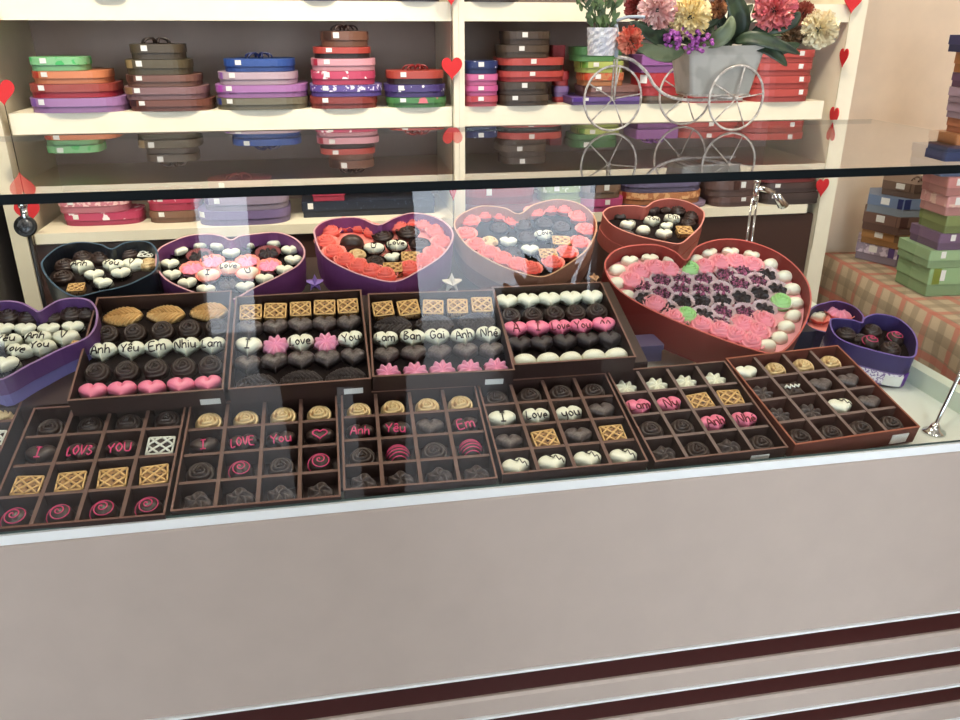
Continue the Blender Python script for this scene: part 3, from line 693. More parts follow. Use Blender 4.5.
# purple heart cut off at the left
heartbox('heart_box', [(-40,325),(-20,306),(5,301),(22,303),(34,309),(39,311.5),(48,306),(60,300),(78,298),(92,302),(98,316),(90,336),(60,350),(30,365),(-5,381),(-30,360)],
 (-5,381), 1.115, 17, .05, PURD, (150, 116, 164), 'violet open heart box cut off by the left edge with plain and lettered white hearts', [
 (1,331,'wheart/D',.86),(23,331,'wheart/D',.86),(47,331,'wheart/D',.86),(71,329,'wheart/D',.86),(6,344,'w:Yêu'),(36,341,'w:Anh'),(64,340,'w:V'),(16,354,'w:Love'),(40,350,'w:You'),(3,367,'wheart/D',1.),(28,318,'rose'),(50,318,'rose',.9),(70,315,'rose'),(86,314,'rose',.9),(77,347,'knot',.7),(8,317,'rose')], 'left edge violet heart box', fillm=CUPD, lower=(mat('lilac_lower_card', (112, 104, 160), .5), .0015))
# small deep box at the right
def lace(t, out, h):
    o = inset(out, -.0012); n = len(o)
    part('lace_band', MB().prism(o, h*.06, h*.42, None, False, False, False), mat('white_lace_print', (134, 112, 160), .6, c2=(236, 230, 238), scale=300, lo=.44, hi=.5), t)
    a, b = min(o, key=lambda p: p[1]+p[0]*-.2), None
    # label and satin band on the front right side
    i0 = max(range(n), key=lambda i: o[i][0]*.75-o[i][1])
    for nm, j0, j1, z0, z1, mm in (('price_label', 2, 6, .04, .36, stick), ('satin_band', 0, 2, .0, .46, mat('purple_satin', (92, 40, 140), .35))):
        for sgn in (1, -1):
            idx = [(i0+sgn*j) % n for j in range(j0, j1+1)]
            if sum(o[i][0] for i in idx)/len(idx) < o[i0][0]: break
        oo = inset(o, -.0012); pl = [oo[i] for i in idx] + [o[i] for i in idx[::-1]]
        part(nm, MB().prism(pl, h*z0, h*z1), mm, t)
heartbox('heart_box', [(829.7,321),(834,318.5),(842,318.8),(853,320),(861.6,322.5),(863,319),(868,316),(877.5,314),(896,317.5),(911,328.8),(917,340),(917,350),(914,357),(900,357),(870,350),(845,342),(833,333)],
 (914,357), 1.11, 14, .063, NAV, (110, 90, 160), 'small deep violet-blue heart box with lace band at the right end', [
 (848,334,'rose'),(874,331,'rose'),(893,349,'rose'),(872,343,'swirl',1.0),(897,339,'swirl',1.0),(860,336,'dleaf',.6)], 'lace-banded heart box', fillm=CUPD, lower=(mat('lilac_lower_band', (128, 104, 156), .55), .0), extra=lace, group='open heart boxes behind the trays')
heartbox('heart_box', [(806,322),(808,312),(815,306),(823,303.4),(836,301),(851,305),(860.6,312),(864,320),(858,329),(842,334),(823,332),(808,327)],
 (835,334), 1.25, 14, .05, NAV, (90, 76, 140), 'small navy box with one pink flower chocolate, beside the big red heart', [
 (840,314,'pflower/C',1.4),(820,318,'zheart/C',1.0)], 'small navy box', fillm=CUPC)
# bits lying between the boxes
def boxy(name, px, y, w, h, d, m, label, cat, zb=None):
    p = aty(px[0], px[1], y); c = (p.x, y+d/2, p.z if zb is None else zb)
    t = thing(name, c, label, cat); part('base', MB().prism(roundrect(w, d, .004), 0, h*.7), m, t); part('lid', MB().prism(roundrect(w+.004, d+.004, .005), h*.7+.0003, h), m, t); return t
boxy('plastic_tub', (646,362), 1.20, .058, .030, .05, mat('lilac_plastic', (84, 76, 108), .4), 'small lilac plastic tub under the big red heart box', 'tub')
boxy('gift_box', (800,352), 1.24, .05, .04, .05, mat('navy_card', (22, 24, 52), .5), 'small navy gift box behind the rightmost front box', 'gift box')
def starbow(px, y, w, m, label):
    p = aty(px[0], px[1], y); mb = MB()
    P = [((w if k % 2 == 0 else w*.45)*cos(2*PI*k/10+.3)/2, (w if k % 2 == 0 else w*.45)*sin(2*PI*k/10+.3)/2) for k in range(10)]
    vs = [(a, -.004, b) for a, b in P] + [(a, .004, b) for a, b in P] + [(0, -.012, 0), (0, .006, 0)]
    mb.add(vs, [(i, (i+1) % 10, 20) for i in range(10)] + [(10+(i+1) % 10, 10+i, 21) for i in range(10)] + [(i, 10+i, 10+(i+1) % 10, (i+1) % 10) for i in range(10)])
    o = link('ribbon_bow', mb.mesh('ribbon_bow', m), None, Matrix.Translation(p) @ Matrix.Rotation(.1, 4, 'X')); tag(o, label, 'bow'); return o
starbow((315, 283), 1.345, .030, mat('lilac_ribbon', (140, 110, 190), .5), 'small lilac star bow between the two plum purple heart boxes')
starbow((452, 283), 1.345, .036, mat('cream_ribbon', (222, 212, 196), .5), 'cream pointed bow below the kraft heart box, behind the third back box')
starbow((594, 278), 1.345, .018, mat('gold_ribbon', (196, 150, 110), .5), 'tiny tan bow beside the corner of the rightmost back box')
# ------------------------------------------------------------------ gift boxes on the shelves
def ribbonbow(parent, z, c, m, w=.03):
    mb = MB()
    for k in range(6):
        a = 2*PI*k/6; pts = []
        for j in range(9):
            t = j/8*PI; r = w*.5*sin(t)*1.0; pts.append((c[0]+cos(a+.25*cos(t))*w*.5*(1-cos(t))/2*1.3, c[1]+sin(a)*w*.5*(1-cos(t))/2, z+.010*sin(t)+.001))
        mb.tube(pts, .0022, 4)
    part('ribbon_bow', mb, m, parent)
def gift(x0, x1, y, z0, h, c1, label, shape='oval', c2=None, pat=None, lab=None, band=None, bow=None, dep=.85, c_lid=None, group='gift boxes on the middle shelf', yaw=0, seam=.42, M0=None):
    w = x1-x0; d = w*dep
    M = M0 if M0 is not None else Matrix.Translation(((x0+x1)/2, y+d/2, z0)) @ Matrix.Rotation(yaw, 4, 'Z')
    poly = {'oval': lambda w, d: superell(w, d, 3.4, 36), 'rect': lambda w, d: roundrect(w, d, .004), 'round': lambda w, d: superell(w, d, 2.1, 40),
            'heart': lambda w, d: heartpoly(w, d, 40), 'hex': hexpoly}[shape]
    kw = {} if pat is None else dict(c2=pat[0], scale=pat[1], lo=pat[2], hi=pat[3], kind=pat[4] if len(pat) > 4 else 'noise')
    m1 = colmat(c1, .42, **kw); m2 = colmat(c_lid or c1, .42, **kw)
    low = colmat(tuple(int(v*.86) for v in (c2 or c1)), .5)
    t = thing('gift_box', None, label, 'gift box', group, M)
    lp = poly(w, d); bp = poly(w-.004, d-.004)
    part('base', MB().prism(bp, 0, h*seam), low, t)
    part('lid', MB().prism(lp, h*seam+.0002, h-.0006), m2, t)
    def fronty(x, P):
        ys = []
        n = len(P)
        for i in range(n):
            (ax, ay), (bx, by) = P[i], P[(i+1) % n]
            if (ax-x)*(bx-x) <= 0 and abs(ax-bx) > 1e-9: ys.append(ay+(by-ay)*(x-ax)/(bx-ax))
        return min(ys) if ys else -d/2
    def patch(nm, a, b, za, zb, mm, off=.0007):
        xs = [a+(b-a)*k/4 for k in range(5)]
        P = [(x, fronty(x, lp)-off) for x in xs]; P2 = [(x, yy+off*.8) for x, yy in P[::-1]]
        part(nm, MB().prism(P+P2, za, zb), mm, t)
    if band:  # (offset from left, width, colour)
        a = -w/2 + band[0]; patch('ribbon_band', a, a+band[1], h*seam+.0005, h-.001, colmat(band[2], .35), .0005)
    if lab is not None:
        a = -w/2 + lab; patch('price_label', a, a+.0125, h*.55, h*.92, stick, .0011)
    if bow: ribbonbow(t, h, (0, -d*.2), colmat(bow, .4), .045)
    return t
YF = 1.885
def stack(pxs, zb, rows, y=YF, group='gift boxes on the middle shelf', dep=.85, zpx=False):
    z = zb; 
    for r in rows:
        x0, x1, yt, yb = r[:4]; kw = dict(r[5]) if len(r) > 5 else {}
        a = aty(x0, (yt+yb)/2, y+.03).x; b = aty(x1, (yt+yb)/2, y+.03).x
        zt = aty((x0+x1)/2, yt, y).z; h = max(.012, zt - z)
        if 'lab' not in kw: kw['lab'] = .028
        gift(a, b, y, z, h, r[4], kw.pop('label'), group=group, dep=kw.pop('dep', dep), **kw)
        z += h + .0003
ZS = 1.3222
BR = (76, 50, 38)
stack(None, ZS, [
 (28,126,98,112,(168,112,176),dict(label='lilac gift box at the bottom of the leftmost shelf stack', band=(.004,.018,(128,70,180)))),
 (28,117,84,97,(176,62,52),dict(label='dark red gift box under the orange one, leftmost shelf stack', c2=(200,30,50))),
 (31,109,71,83,(232,128,76),dict(label='orange gift box with a red band, leftmost shelf stack', band=(.004,.018,(206,50,30)))),
 (30,88,57,70,(128,206,136),dict(label='mint green gift box on top of the leftmost shelf stack', pat=((60,170,90),60,.55,.6)))])
stack(None, ZS, [
 (128,213,100,112,(124,66,50),dict(label='reddish brown gift box at the bottom of the all-brown stack', band=(.004,.018,(60,30,26)))),
 (123,207,87,99,(140,96,98),dict(label='mauve brown gift box second from bottom of the brown stack', band=(.004,.02,(150,110,70)))),
 (125,200,75,86,(128,82,66),dict(label='mid brown gift box in the middle of the brown stack', band=(.004,.018,(70,40,30)))),
 (125,191,59.5,74,(92,80,52),dict(label='olive brown gift box second from top of the brown stack', band=(.004,.016,(160,130,80)))),
 (130,185,44,59,(82,68,48),dict(label='small dark brown gift box with a bow atop the brown stack', bow=(50,34,28)))])
stack(None, ZS, [
 (215,309,98,111,(116,108,84),dict(label='olive grey gift box at the bottom, below the purple one', band=(.002,.014,(30,50,140)))),
 (214,308,85,97,(172,104,178),dict(label='bright purple gift box third from top, under a pale lilac one', band=(.002,.018,(190,60,190)))),
 (217,298,72,84,(190,160,176),dict(label='pale lilac gift box directly under the blue bow-topped box', band=(.002,.012,(150,80,180)))),
 (223,295,59,71,(34,76,168),dict(label='bright blue gift box with a dark blue bow on top', bow=(24,34,90)))])
stack(None, ZS, [
 (310,378,97,110,(150,50,44),dict(label='dull red oval box at the bottom of the six-box stack')),
 (310,383,85,97,(92,66,160),dict(label='violet gift box with white scribble print', pat=((220,214,232),110,.56,.6))),
 (311,376,71,84,(214,54,96),dict(label='hot pink gift box with white bar print', pat=((240,225,228),55,.6,.63))),
 (311,376,58.5,70.5,(226,150,164),dict(label='pale pink gift box with a crimson band', band=(.002,.012,(200,30,60)))),
 (313,371,47,58,(198,58,46),dict(label='scarlet gift box with dark base, second from top of tall stack', c2=(50,30,30))),
 (320,369,31,46,(128,80,58),dict(label='round brown gift box with a bow atop the six-box stack', shape='round', bow=(60,34,28), band=(.004,.02,(70,44,36))))])
stack(None, ZS, [
 (387,447,97.5,109,(70,140,70),dict(label='green gift box with pink floral print beside the centre panel', pat=((206,110,120),50,.58,.64))),
 (385,446,84.5,97,(72,50,130),dict(label='deep purple gift box with white polka dots', pat=((236,232,240),70,.22,.2,'voronoi'))),
 (387,444,71,84,(196,62,48),dict(label='red gift box with dark base and red bow, above polka-dot box', c2=(50,26,30), bow=(150,30,30)))])
stack(None, ZS, [
 (464,497,96,107,(206,70,90),dict(label='pinkish red gift box at the bottom right of the centre panel', band=(.012,.016,(210,40,50)))),
 (464,497,85.5,96,(216,78,150),dict(label='magenta gift box second from bottom, right of the centre panel')),
 (464,497,74,85,(224,92,160),dict(label='bright pink gift box just below the navy polka one')),
 (464,497,61,73.5,(26,44,112),dict(label='navy gift box with white triangles, right of the centre panel', pat=((220,226,240),60,.2,.17,'voronoi')))])
stack(None, ZS, [
 (498,549,95,107.5,(78,60,44),dict(label='dark brown gift box at the very bottom of the brown and red stack')),
 (497,549,82,95,(74,58,44),dict(label='dark brown gift box directly below two red heart boxes', lab=.052)),
 (497,565,71,82,(206,62,54),dict(label='lower of the two red heart boxes in the brown stack', lab=.07, c2=(190,40,40))),
 (498,565,58,70.5,(206,66,56),dict(label='upper of the two red heart boxes in the brown stack', lab=.07, c2=(50,36,32))),
 (498,549,45,57.5,(84,66,48),dict(label='brown gift box with pale strip, second from top of brown stack', lab=.042)),
 (502,550,31,44.5,(76,58,44),dict(label='topmost dark brown gift box of the brown and red stack', lab=.04))])
stack(None, ZS, [
 (551,567,97,107,(206,50,52),dict(label='red gift box tucked behind the brown stack, bottom right', lab=None)),
 (551,567,86,97,(150,110,176),dict(label='lilac gift box tucked behind the brown stack', lab=None)),
 (551,567,71,86,(204,56,60),dict(label='red gift box behind the brown stack, above the lilac one', lab=None)),
 (549,562,45,71,(170,34,44),dict(label='crimson upright gift box at the back of the brown stack', lab=None, shape='rect'))], y=1.96, dep=1.0)
stack(None, ZS, [
 (568,637,97,107,(106,72,152),dict(label='purple gift box at the bottom behind the front bicycle wheel', shape='rect', band=(.004,.02,(80,30,150)))),
 (581,640,86,97,(140,92,84),dict(label='mauve brown gift box behind the front bicycle wheel', band=(.004,.014,(110,60,40)))),
 (580,623,73,86,(216,130,72),dict(label='orange striped gift box behind the front bicycle wheel', pat=((190,90,60),120,.5,.55), band=(.002,.014,(226,70,30)))),
 (578,623,61.5,73,(190,206,90),dict(label='yellow-green gift box under the green one', band=(.002,.014,(100,160,40)))),
 (573,622,47,61,(96,172,92),dict(label='leaf green gift box directly behind the small woven basket', c_lid=(60,120,60)))])
stack(None, ZS, [
 (638,682,96,105,(110,84,60),dict(label='olive brown gift box under the plain red one, behind the bicycle', lab=None)),
 (636,680,73,96,(208,36,40),dict(label='tall bright red gift box under the purple one', lab=.004)),
 (637,680,55,72.5,(156,84,166),dict(label='purple gift box with a purple bow under the flowers', shape='rect', bow=(120,50,150), lab=None))])
reds = [(683,745,91,102),(683,745,79,91),(683,745,66,79),(683,745,54,66)]
W5 = ['bottom','second','third','fourth','top']
stack(None, ZS, [(a,b,t_,u_,(206,70,62),dict(label='red gift box behind the metal flower pot, %s of its stack' % ('top' if i == 3 else W5[i]), lab=.066)) for i,(a,b,t_,u_) in enumerate(reds)])
reds = [(749,808,89,101),(749,811,76,88.5),(748,813,63,75.5),(749,816,50,62.5)]
stack(None, ZS, [(a,b,t_,u_,(206,70,62),dict(label='red gift box right of the metal flower pot, %s of its stack' % ('top' if i == 3 else W5[i]), lab=.115)) for i,(a,b,t_,u_) in enumerate(reds)])
# lower shelf
ZL = 1.0663; GL2 = 'gift boxes on the lower shelf'
stack(None, ZL, [
 (64,144,213,226,(206,50,96),dict(label='magenta gift box with white bars, bottom left on the lower shelf', pat=((240,226,230),50,.58,.62), dep=.6)),
 (58,130,197,212,(226,120,140),dict(label='pink striped gift box atop the magenta one on the lower shelf', pat=((240,200,200),90,.5,.55), dep=.6))], y=1.955, group=GL2)
stack(None, ZL, [
 (149,204,211,222,(140,96,72),dict(label='brown gift box under a hot pink one on the lower shelf')),
 (147,202,193,210,(218,48,84),dict(label='hot pink gift box with white lines on the lower shelf', pat=((240,220,226),60,.6,.63)))], y=1.955, group=GL2)
stack(None, ZL, [
 (198,291,211,232,(126,104,158),dict(label='large violet oval box at the bottom of the lilac pair', lab=.006)),
 (203,289,197,210.5,(160,142,168),dict(label='pale lilac oval box above the large violet one', band=(.002,.012,(80,40,110)))),
 (208,272,181,196.5,(150,60,52),dict(label='dark red box with a bow on the pale lilac oval box', bow=(150,40,40)))], y=1.90, group=GL2, dep=.72)
stack(None, ZL, [
 (303,434,200,231,(34,44,66),dict(label='large flat navy box with faint dots on the lower shelf', shape='rect', lab=.014, dep=.78, pat=((66,74,96),120,.62,.68))),], y=1.955, group=GL2)
g = stack(None, ZL, [(300,325,214,228,(190,44,40),dict(label='small red gift box in front of the large navy box', shape='rect', lab=.012, dep=.6))], y=1.84, group=GL2) if False else None
ZN = aty(368,200,1.955).z+.0005
stack(None, ZN, [(312,345,188,199.5,(206,46,80),dict(label='small pink box lying on the large navy box', shape='rect', dep=.8))], y=1.955, group=GL2)
stack(None, ZL, [
 (466,548,205,219,(160,90,94),dict(label='rose brown gift box under the big dark red one, lower shelf', lab=None)),
 (462,536,187,204.5,(176,50,52),dict(label='big dark red box just right of the centre panel, lower shelf', lab=.055))], y=1.895, group=GL2)
stack(None, ZL, [
 (540,580,200,213,(150,160,90),dict(label='dull green gift box behind the kraft heart box')),
 (540,580,184,199.5,(158,186,100),dict(label='light green gift box atop the dull green one, lower shelf', pat=((210,220,180),70,.55,.6)))], y=1.895, group=GL2)
stack(None, ZL, [
 (578,622,199,213,(206,60,130),dict(label='magenta gift box with a brown box on top, lower shelf', lab=.06)),
 (579,620,184,198.5,(136,104,82),dict(label='brown gift box atop the magenta one, lower shelf', lab=.055, band=(.02,.014,(60,40,30))))], y=1.895, group=GL2)
stack(None, ZL, [
 (624,708,206,222,(150,126,158),dict(label='large lilac heart box under the orange print one, lower shelf', lab=None)),
 (621,703,193,205.5,(220,132,76),dict(label='orange print gift box behind the salmon heart box', pat=((230,180,130),70,.5,.55), lab=None, band=(.0,.012,(206,60,40)))),
 (621,704,180,192.5,(110,100,140),dict(label='greyish violet gift box on the orange print one', lab=None))], y=1.895, group=GL2)
stack(None, ZL, [
 (708,757,197,210,(112,78,72),dict(label='lower reddish brown box left of the chrome spotlight', lab=.075)),
 (706,757,181,196.5,(110,80,74),dict(label='upper reddish brown box left of the chrome spotlight', lab=.08, band=(.06,.016,(76,40,30))))], y=1.895, group=GL2)
stack(None, ZL, [
 (760,820,193,207,(80,62,58),dict(label='dark brown box behind the chrome spotlight, bottom of its stack', lab=.02, dep=.7)),
 (759,818,183,192.5,(88,66,62),dict(label='dark brown box under the maroon lid, behind the chrome spotlight', lab=.03, dep=.7)),
 (757,816,173,182.5,(150,50,48),dict(label='maroon box topping the stack behind the chrome spotlight', lab=None, dep=.7))], y=1.895, group=GL2)
# top shelf: only the feet of these show
for a, b, c, w in ((92,132,(84,74,72),'grey brown'),(300,338,(90,84,110),'slate violet'),(395,440,(60,48,60),'dark plum'),(462,520,(70,56,50),'dark brown')):
    stack(None, 1.5412, [(a,b,-10,1,c,dict(label='%s box on the top shelf, cut by the upper edge of the photo' % w, lab=None))], group='gift boxes on the top shelf')

# ------------------------------------------------------------------ table with checked cloth, right
ZT = .85
A = atz(822, 253, ZT); B = atz(960, 331, ZT); dr = (B-A); dr.z = 0; dr.normalize()
def check_mat():
    m = bpy.data.materials.new('checked_cotton'); m.use_nodes = True; nt = m.node_tree; b = nt.nodes['Principled BSDF']; b.inputs['Roughness'].default_value = .9
    uv = nt.nodes.new('ShaderNodeUVMap'); sp = nt.nodes.new('ShaderNodeSeparateXYZ'); nt.links.new(uv.outputs[0], sp.inputs[0])
    def M(op, a, b_=None):
        n = nt.nodes.new('ShaderNodeMath'); n.operation = op
        for i, q in enumerate((a, b_)):
            if q is None: continue
            if isinstance(q, (int, float)): n.inputs[i].default_value = q
            else: nt.links.new(q, n.inputs[i])
        return n.outputs[0]
    col = (*lin((184, 166, 140)), 1); last = None
    def mix(fac, c, prev):
        mx = nt.nodes.new('ShaderNodeMix'); mx.data_type = 'RGBA'; nt.links.new(fac, mx.inputs['Factor'])
        if prev is None: mx.inputs['A'].default_value = col
        else: nt.links.new(prev, mx.inputs['A'])
        mx.inputs['B'].default_value = (*lin(c), 1); return mx.outputs['Result']
    for ax in ('X', 'Y'):
        s = sp.outputs[ax]
        g1 = M('MULTIPLY', M('LESS_THAN', M('FRACT', M('MULTIPLY', s, 1/.055)), .45), .5); last = mix(g1, (130, 118, 98), last)
        g2 = M('MULTIPLY', M('LESS_THAN', M('FRACT', M('MULTIPLY', s, 1/.11)), .18), .5); last = mix(g2, (206, 104, 92), last)
    nt.links.new(last, b.inputs['Base Color']); return m  # cotton
CH = check_mat()
tb = thing('side_table', (A.x+.35, A.y+dr.y*.4, 0), 'table right of the counter hidden under a checked cloth', 'table')
TI = Matrix.Translation((-(A.x+.35), -(A.y+dr.y*.4), 0))
ln = 1.5; px_ = Vector((-dr.y, dr.x, 0)); px_ = px_ if px_.x > 0 else -px_
q0 = A + px_*.02 - dr*.0; 
part('tabletop', MB().add([q0+dr*.02, q0+dr*(ln-.02), q0+dr*(ln-.02)+px_*.66, q0+dr*.02+px_*.66] , [(0, 1, 2, 3)], False, TI @ Matrix.Translation((0, 0, -.004))).add([q0+dr*.02, q0+dr*(ln-.02), q0+dr*(ln-.02)+px_*.66, q0+dr*.02+px_*.66], [(0, 1, 2, 3)], False, TI @ Matrix.Translation((0, 0, -.03))), brownd, tb)
for a, b in ((.06, .06), (ln-.06, .06), (.06, .6), (ln-.06, .6)):
    p = q0 + dr*a + px_*b; part('leg', MB().box((p.x-.02, p.y-.02, 0), (p.x+.02, p.y+.02, ZT-.031), TI), brownd, tb)
# cloth mesh: top plus hanging skirts, with uv in metres
vs, fs, uvs = [], [], []
NU, NV = 44, 20
def cl(u, v):  # u along dr, v across; skirts hang on all sides except the wall
    hang = 0; off = Vector((0, 0, 0))
    uu, vv = u, v
    if v < 0: hang = -v; vv = 0; off = -px_*(.012*sin(u*28)*min(1, hang*6) + .006 + .05*hang)
    if u > ln: h2 = u-ln; uu = ln; off += dr*(.012*sin(v*30)*min(1, h2*6)+.006+.05*h2); hang = max(hang, h2)
    p = A + dr*uu + px_*vv + off; p.z = ZT + .001 - hang + (0 if hang else 0); return p
us = [ln*k/NU for k in range(NU+1)] + [ln+.1*k for k in range(1, 7)]
vv_ = [-.6+.06*k for k in range(11)] + [.7*k/NV for k in range(1, NV+1)]
for u in us:
    for v in vv_: vs.append(cl(u, v)); uvs.append((u, v))
W = len(vv_)
for i in range(len(us)-1):
    for j in range(W-1): fs.append((i*W+j, i*W+j+1, (i+1)*W+j+1, (i+1)*W+j))
cmb = MB().add(vs, fs, True); cme = cmb.mesh('tablecloth', CH); ul = cme.uv_layers.new(name='UVMap')
for lp in cme.loops: ul.data[lp.index].uv = uvs[lp.vertex_index]
co = link('tablecloth', cme); sd = co.modifiers.new('thickness', 'SOLIDIFY'); sd.thickness = .0012; sd.offset = 1
tag(co, 'red and beige checked tablecloth hanging over the table at the right', 'tablecloth')
def tstack(px0, px1, pyb, rows, yaw, grp):
    # bottom-front line given in pixels, on the cloth
    pl, pr = atz(px0, pyb, ZT), atz(px1, pyb, ZT); z = ZT+.003; y0 = (pl.y+pr.y)/2
    for r in rows:
        x0, x1, yt, c, kw = r; kw = dict(kw); a, b = aty(x0, yt, y0+.06), aty(x1, yt, y0+.06)
        h = max(.02, aty((x0+x1)/2, yt, y0+.01).z - z); w = b.x-a.x
        M = Matrix.Translation(((a.x+b.x)/2, y0+w*.42, z)) @ Matrix.Rotation(yaw, 4, 'Z')
        gift(0, w, 0, 0, h, c, kw.pop('label'), group=grp, M0=M, dep=kw.pop('dep', .85), lab=kw.pop('lab', .02), **kw)
        z += h+.0004
tstack(871, 948, 268, [
 (869,946,249,(160,146,172),dict(label='lavender patterned hexagonal box at the bottom of the table stack', shape='hex', pat=((206,196,214),60,.5,.56), band=(.05,.03,(80,56,130)))),
 (872,942,235,(184,126,66),dict(label='amber orange hexagonal box, second from bottom on the cloth', shape='hex', band=(.05,.03,(120,84,54)))),
 (873,941,217,(124,88,76),dict(label='brown hexagonal box in the middle of the table stack', shape='hex', band=(.05,.03,(84,46,44)))),
 (877,943,199,(112,140,180),dict(label='sky blue hexagonal box under the bow-topped brown one', shape='hex', band=(.045,.03,(34,50,120)), c2=(150,170,190))),
 (889,947,184,(126,98,84),dict(label='brown hexagonal box with a large brown bow atop the stack', shape='hex', bow=(110,84,70), band=(.04,.03,(90,64,52))))], -.1, 'gift boxes on the checked tablecloth')
tstack(931, 1010, 300, [
 (926,1005,270,(150,196,134),dict(label='large light green box at the bottom of the right stack', shape='rect', dep=.6, band=(.01,.02,(130,150,40)), lab=.03)),
 (926,1005,252,(158,200,140),dict(label='light green box second from bottom of the right stack', shape='rect', dep=.6, lab=.03)),
 (934,1005,235,(124,92,132),dict(label='muted purple box with pale print in the right stack', shape='rect', dep=.6, lab=.03)),
 (940,1005,217,(136,156,84),dict(label='moss green box below the pinkish boxes, right stack', shape='rect', dep=.6, lab=.045)),
 (941,1005,197,(226,150,146),dict(label='salmon pink box with pale print, right stack', shape='rect', dep=.6, pat=((224,190,176),60,.55,.6))),
 (942,1005,178,(222,136,130),dict(label='coral pink box above the salmon one, right stack', shape='rect', dep=.6)),
 (937,1015,165,(90,110,150),dict(label='slate blue box seen just above the glass edge, right stack', shape='rect', dep=.6, lab=None)),
 (938,1015,150,(74,96,136),dict(label='wide steel blue box under the orange one, right stack', shape='rect', dep=.6, lab=None)),
 (949,1015,136,(206,140,92),dict(label='wide pale orange box, right stack', shape='rect', dep=.6, lab=None)),
 (961,1015,121,(190,110,70),dict(label='rust orange box below two lilac boxes, right stack', shape='rect', dep=.6, lab=None)),
 (961,1015,105,(166,138,160),dict(label='lower lilac box near the top of the right stack', shape='rect', dep=.6, lab=None)),
 (962,1015,89,(172,142,166),dict(label='upper lilac box near the top of the right stack', shape='rect', dep=.6, lab=None)),
 (964,1015,74,(110,70,110),dict(label='plum box below the orange one, right stack', shape='rect', dep=.6, lab=None)),
 (966,1015,53,(214,130,66),dict(label='orange box directly under the navy top box, right stack', shape='rect', dep=.6, lab=None)),
 (962,1015,35,(40,48,110),dict(label='navy blue box on top of the right stack', shape='rect', dep=.6, lab=None))], -.08, 'gift boxes on the checked tablecloth')
# a small green patterned box leaning in between
stack(None, 0, []) 

# ------------------------------------------------------------------ spotlights on stalks
def tri_rods(x, y, zt, zb, mb, r=.0025):
    mb.tube([(x-.006, y, zb), (x-.006, y, zt-.03)], r); mb.tube([(x+.006, y, zb), (x+.005, y, zt-.02)], r)
def spotlight(px, y, label, aim):
    darkrod = mat('dark_metal_rod', (60, 60, 60), .35, .6)
    p = aty(px[0], px[1], y); x, zt = p.x, p.z; zb = .913
    t = thing('spotlight', (x, y, zb), label, 'spotlight'); I = Matrix.Translation((-x, -y, -zb))
    part('base', MB().lathe([(.018, 0), (.018, .003), (.006, .008), (.004, .014)], 20, I @ Matrix.Translation((x, y, zb))), chrome, t)
    mb = MB()
    if aim == 'side': tri_rods(x, y, zt, zb+.01, mb)
    else: mb.tube([(x+.001, y, zb+.01), (x, y, zt-.02)], .0032, 8)
    part('pole', MB().add(mb.v, mb.f, True, I), chrome if aim == 'side' else darkrod, t)
    part('joint', MB().tube([(x, y, zt-.035), (x, y, zt+.004)], .0055, 10, M=I).lathe([(.001, 0), (.007, .002), (.007, .009), (.001, .011)], 14, I @ Matrix.Translation((x, y, zt-.002))), chrome, t)
    if aim == 'side':
        e = Vector((x+.038, y-.005, zt-.020)); part('arm', MB().tube([(x, y, zt-.012), (x+.012, y, zt-.012), e], [.005, .006, .005], 10, M=I), chrome, t)
        h = MB()
        for k in (-1, 1):
            R = Matrix.Translation(e + Vector((k*.005+.003, -.002, -.002))) @ Matrix.Rotation(math.radians(-38+k*4), 4, 'Y')
            h.lathe([(.002, 0), (.004, -.003), (.0085, -.032), (.007, -.032), (.003, -.006)], 16, I @ R)
        part('lamp_head', h, chrome, t)
    else:
        R = Matrix.Translation((x, y-.004, zt-.030)) @ Matrix.Rotation(math.radians(68), 4, 'X')
        part('lamp_head', MB().lathe([(.004, -.022), (.010, -.016), (.0165, 0), (.0165, .006), (.0135, .006)], 24, I @ R), mat('black_enamel', (24, 24, 26), .3), t)
        part('lens', MB().lathe([(.0134, .003), (.0134, .0055), (.004, .0075)], 24, I @ R), mat('ribbed_lamp_glass', (116, 116, 120), .2, .6, c2=(60, 62, 66), scale=200), t)
    return t
spotlight((757, 183), 1.50, 'twin-headed chrome spotlight on a thin stalk behind the big red heart box', 'side')
spotlight((23, 207), 1.36, 'round black-rimmed spotlight on a thin stalk at the left end of the case', 'front')
b = atz(934, 431, .915); e = aty(962, 372, b.y+.05)
st = thing('strut_lamp', (b.x, b.y, .913), 'slanting chrome rod on a round foot beside the rightmost front box', 'spotlight'); I = Matrix.Translation((-b.x, -b.y, -.913))
part('base', MB().lathe([(.017, 0), (.017, .002), (.010, .004), (.007, .012), (.004, .016)], 24, I @ Matrix.Translation((b.x, b.y, .913))), chrome, st)
tp = b + (e-b)*3.2; part('pole', MB().tube([(b.x, b.y, .925), tp], .0035, 8, M=I), chrome, st)
part('lamp_head', MB().lathe([(.004, .02), (.012, .012), (.017, -.012), (.015, -.012)], 18, I @ Matrix.Translation(tp)), chrome, st)

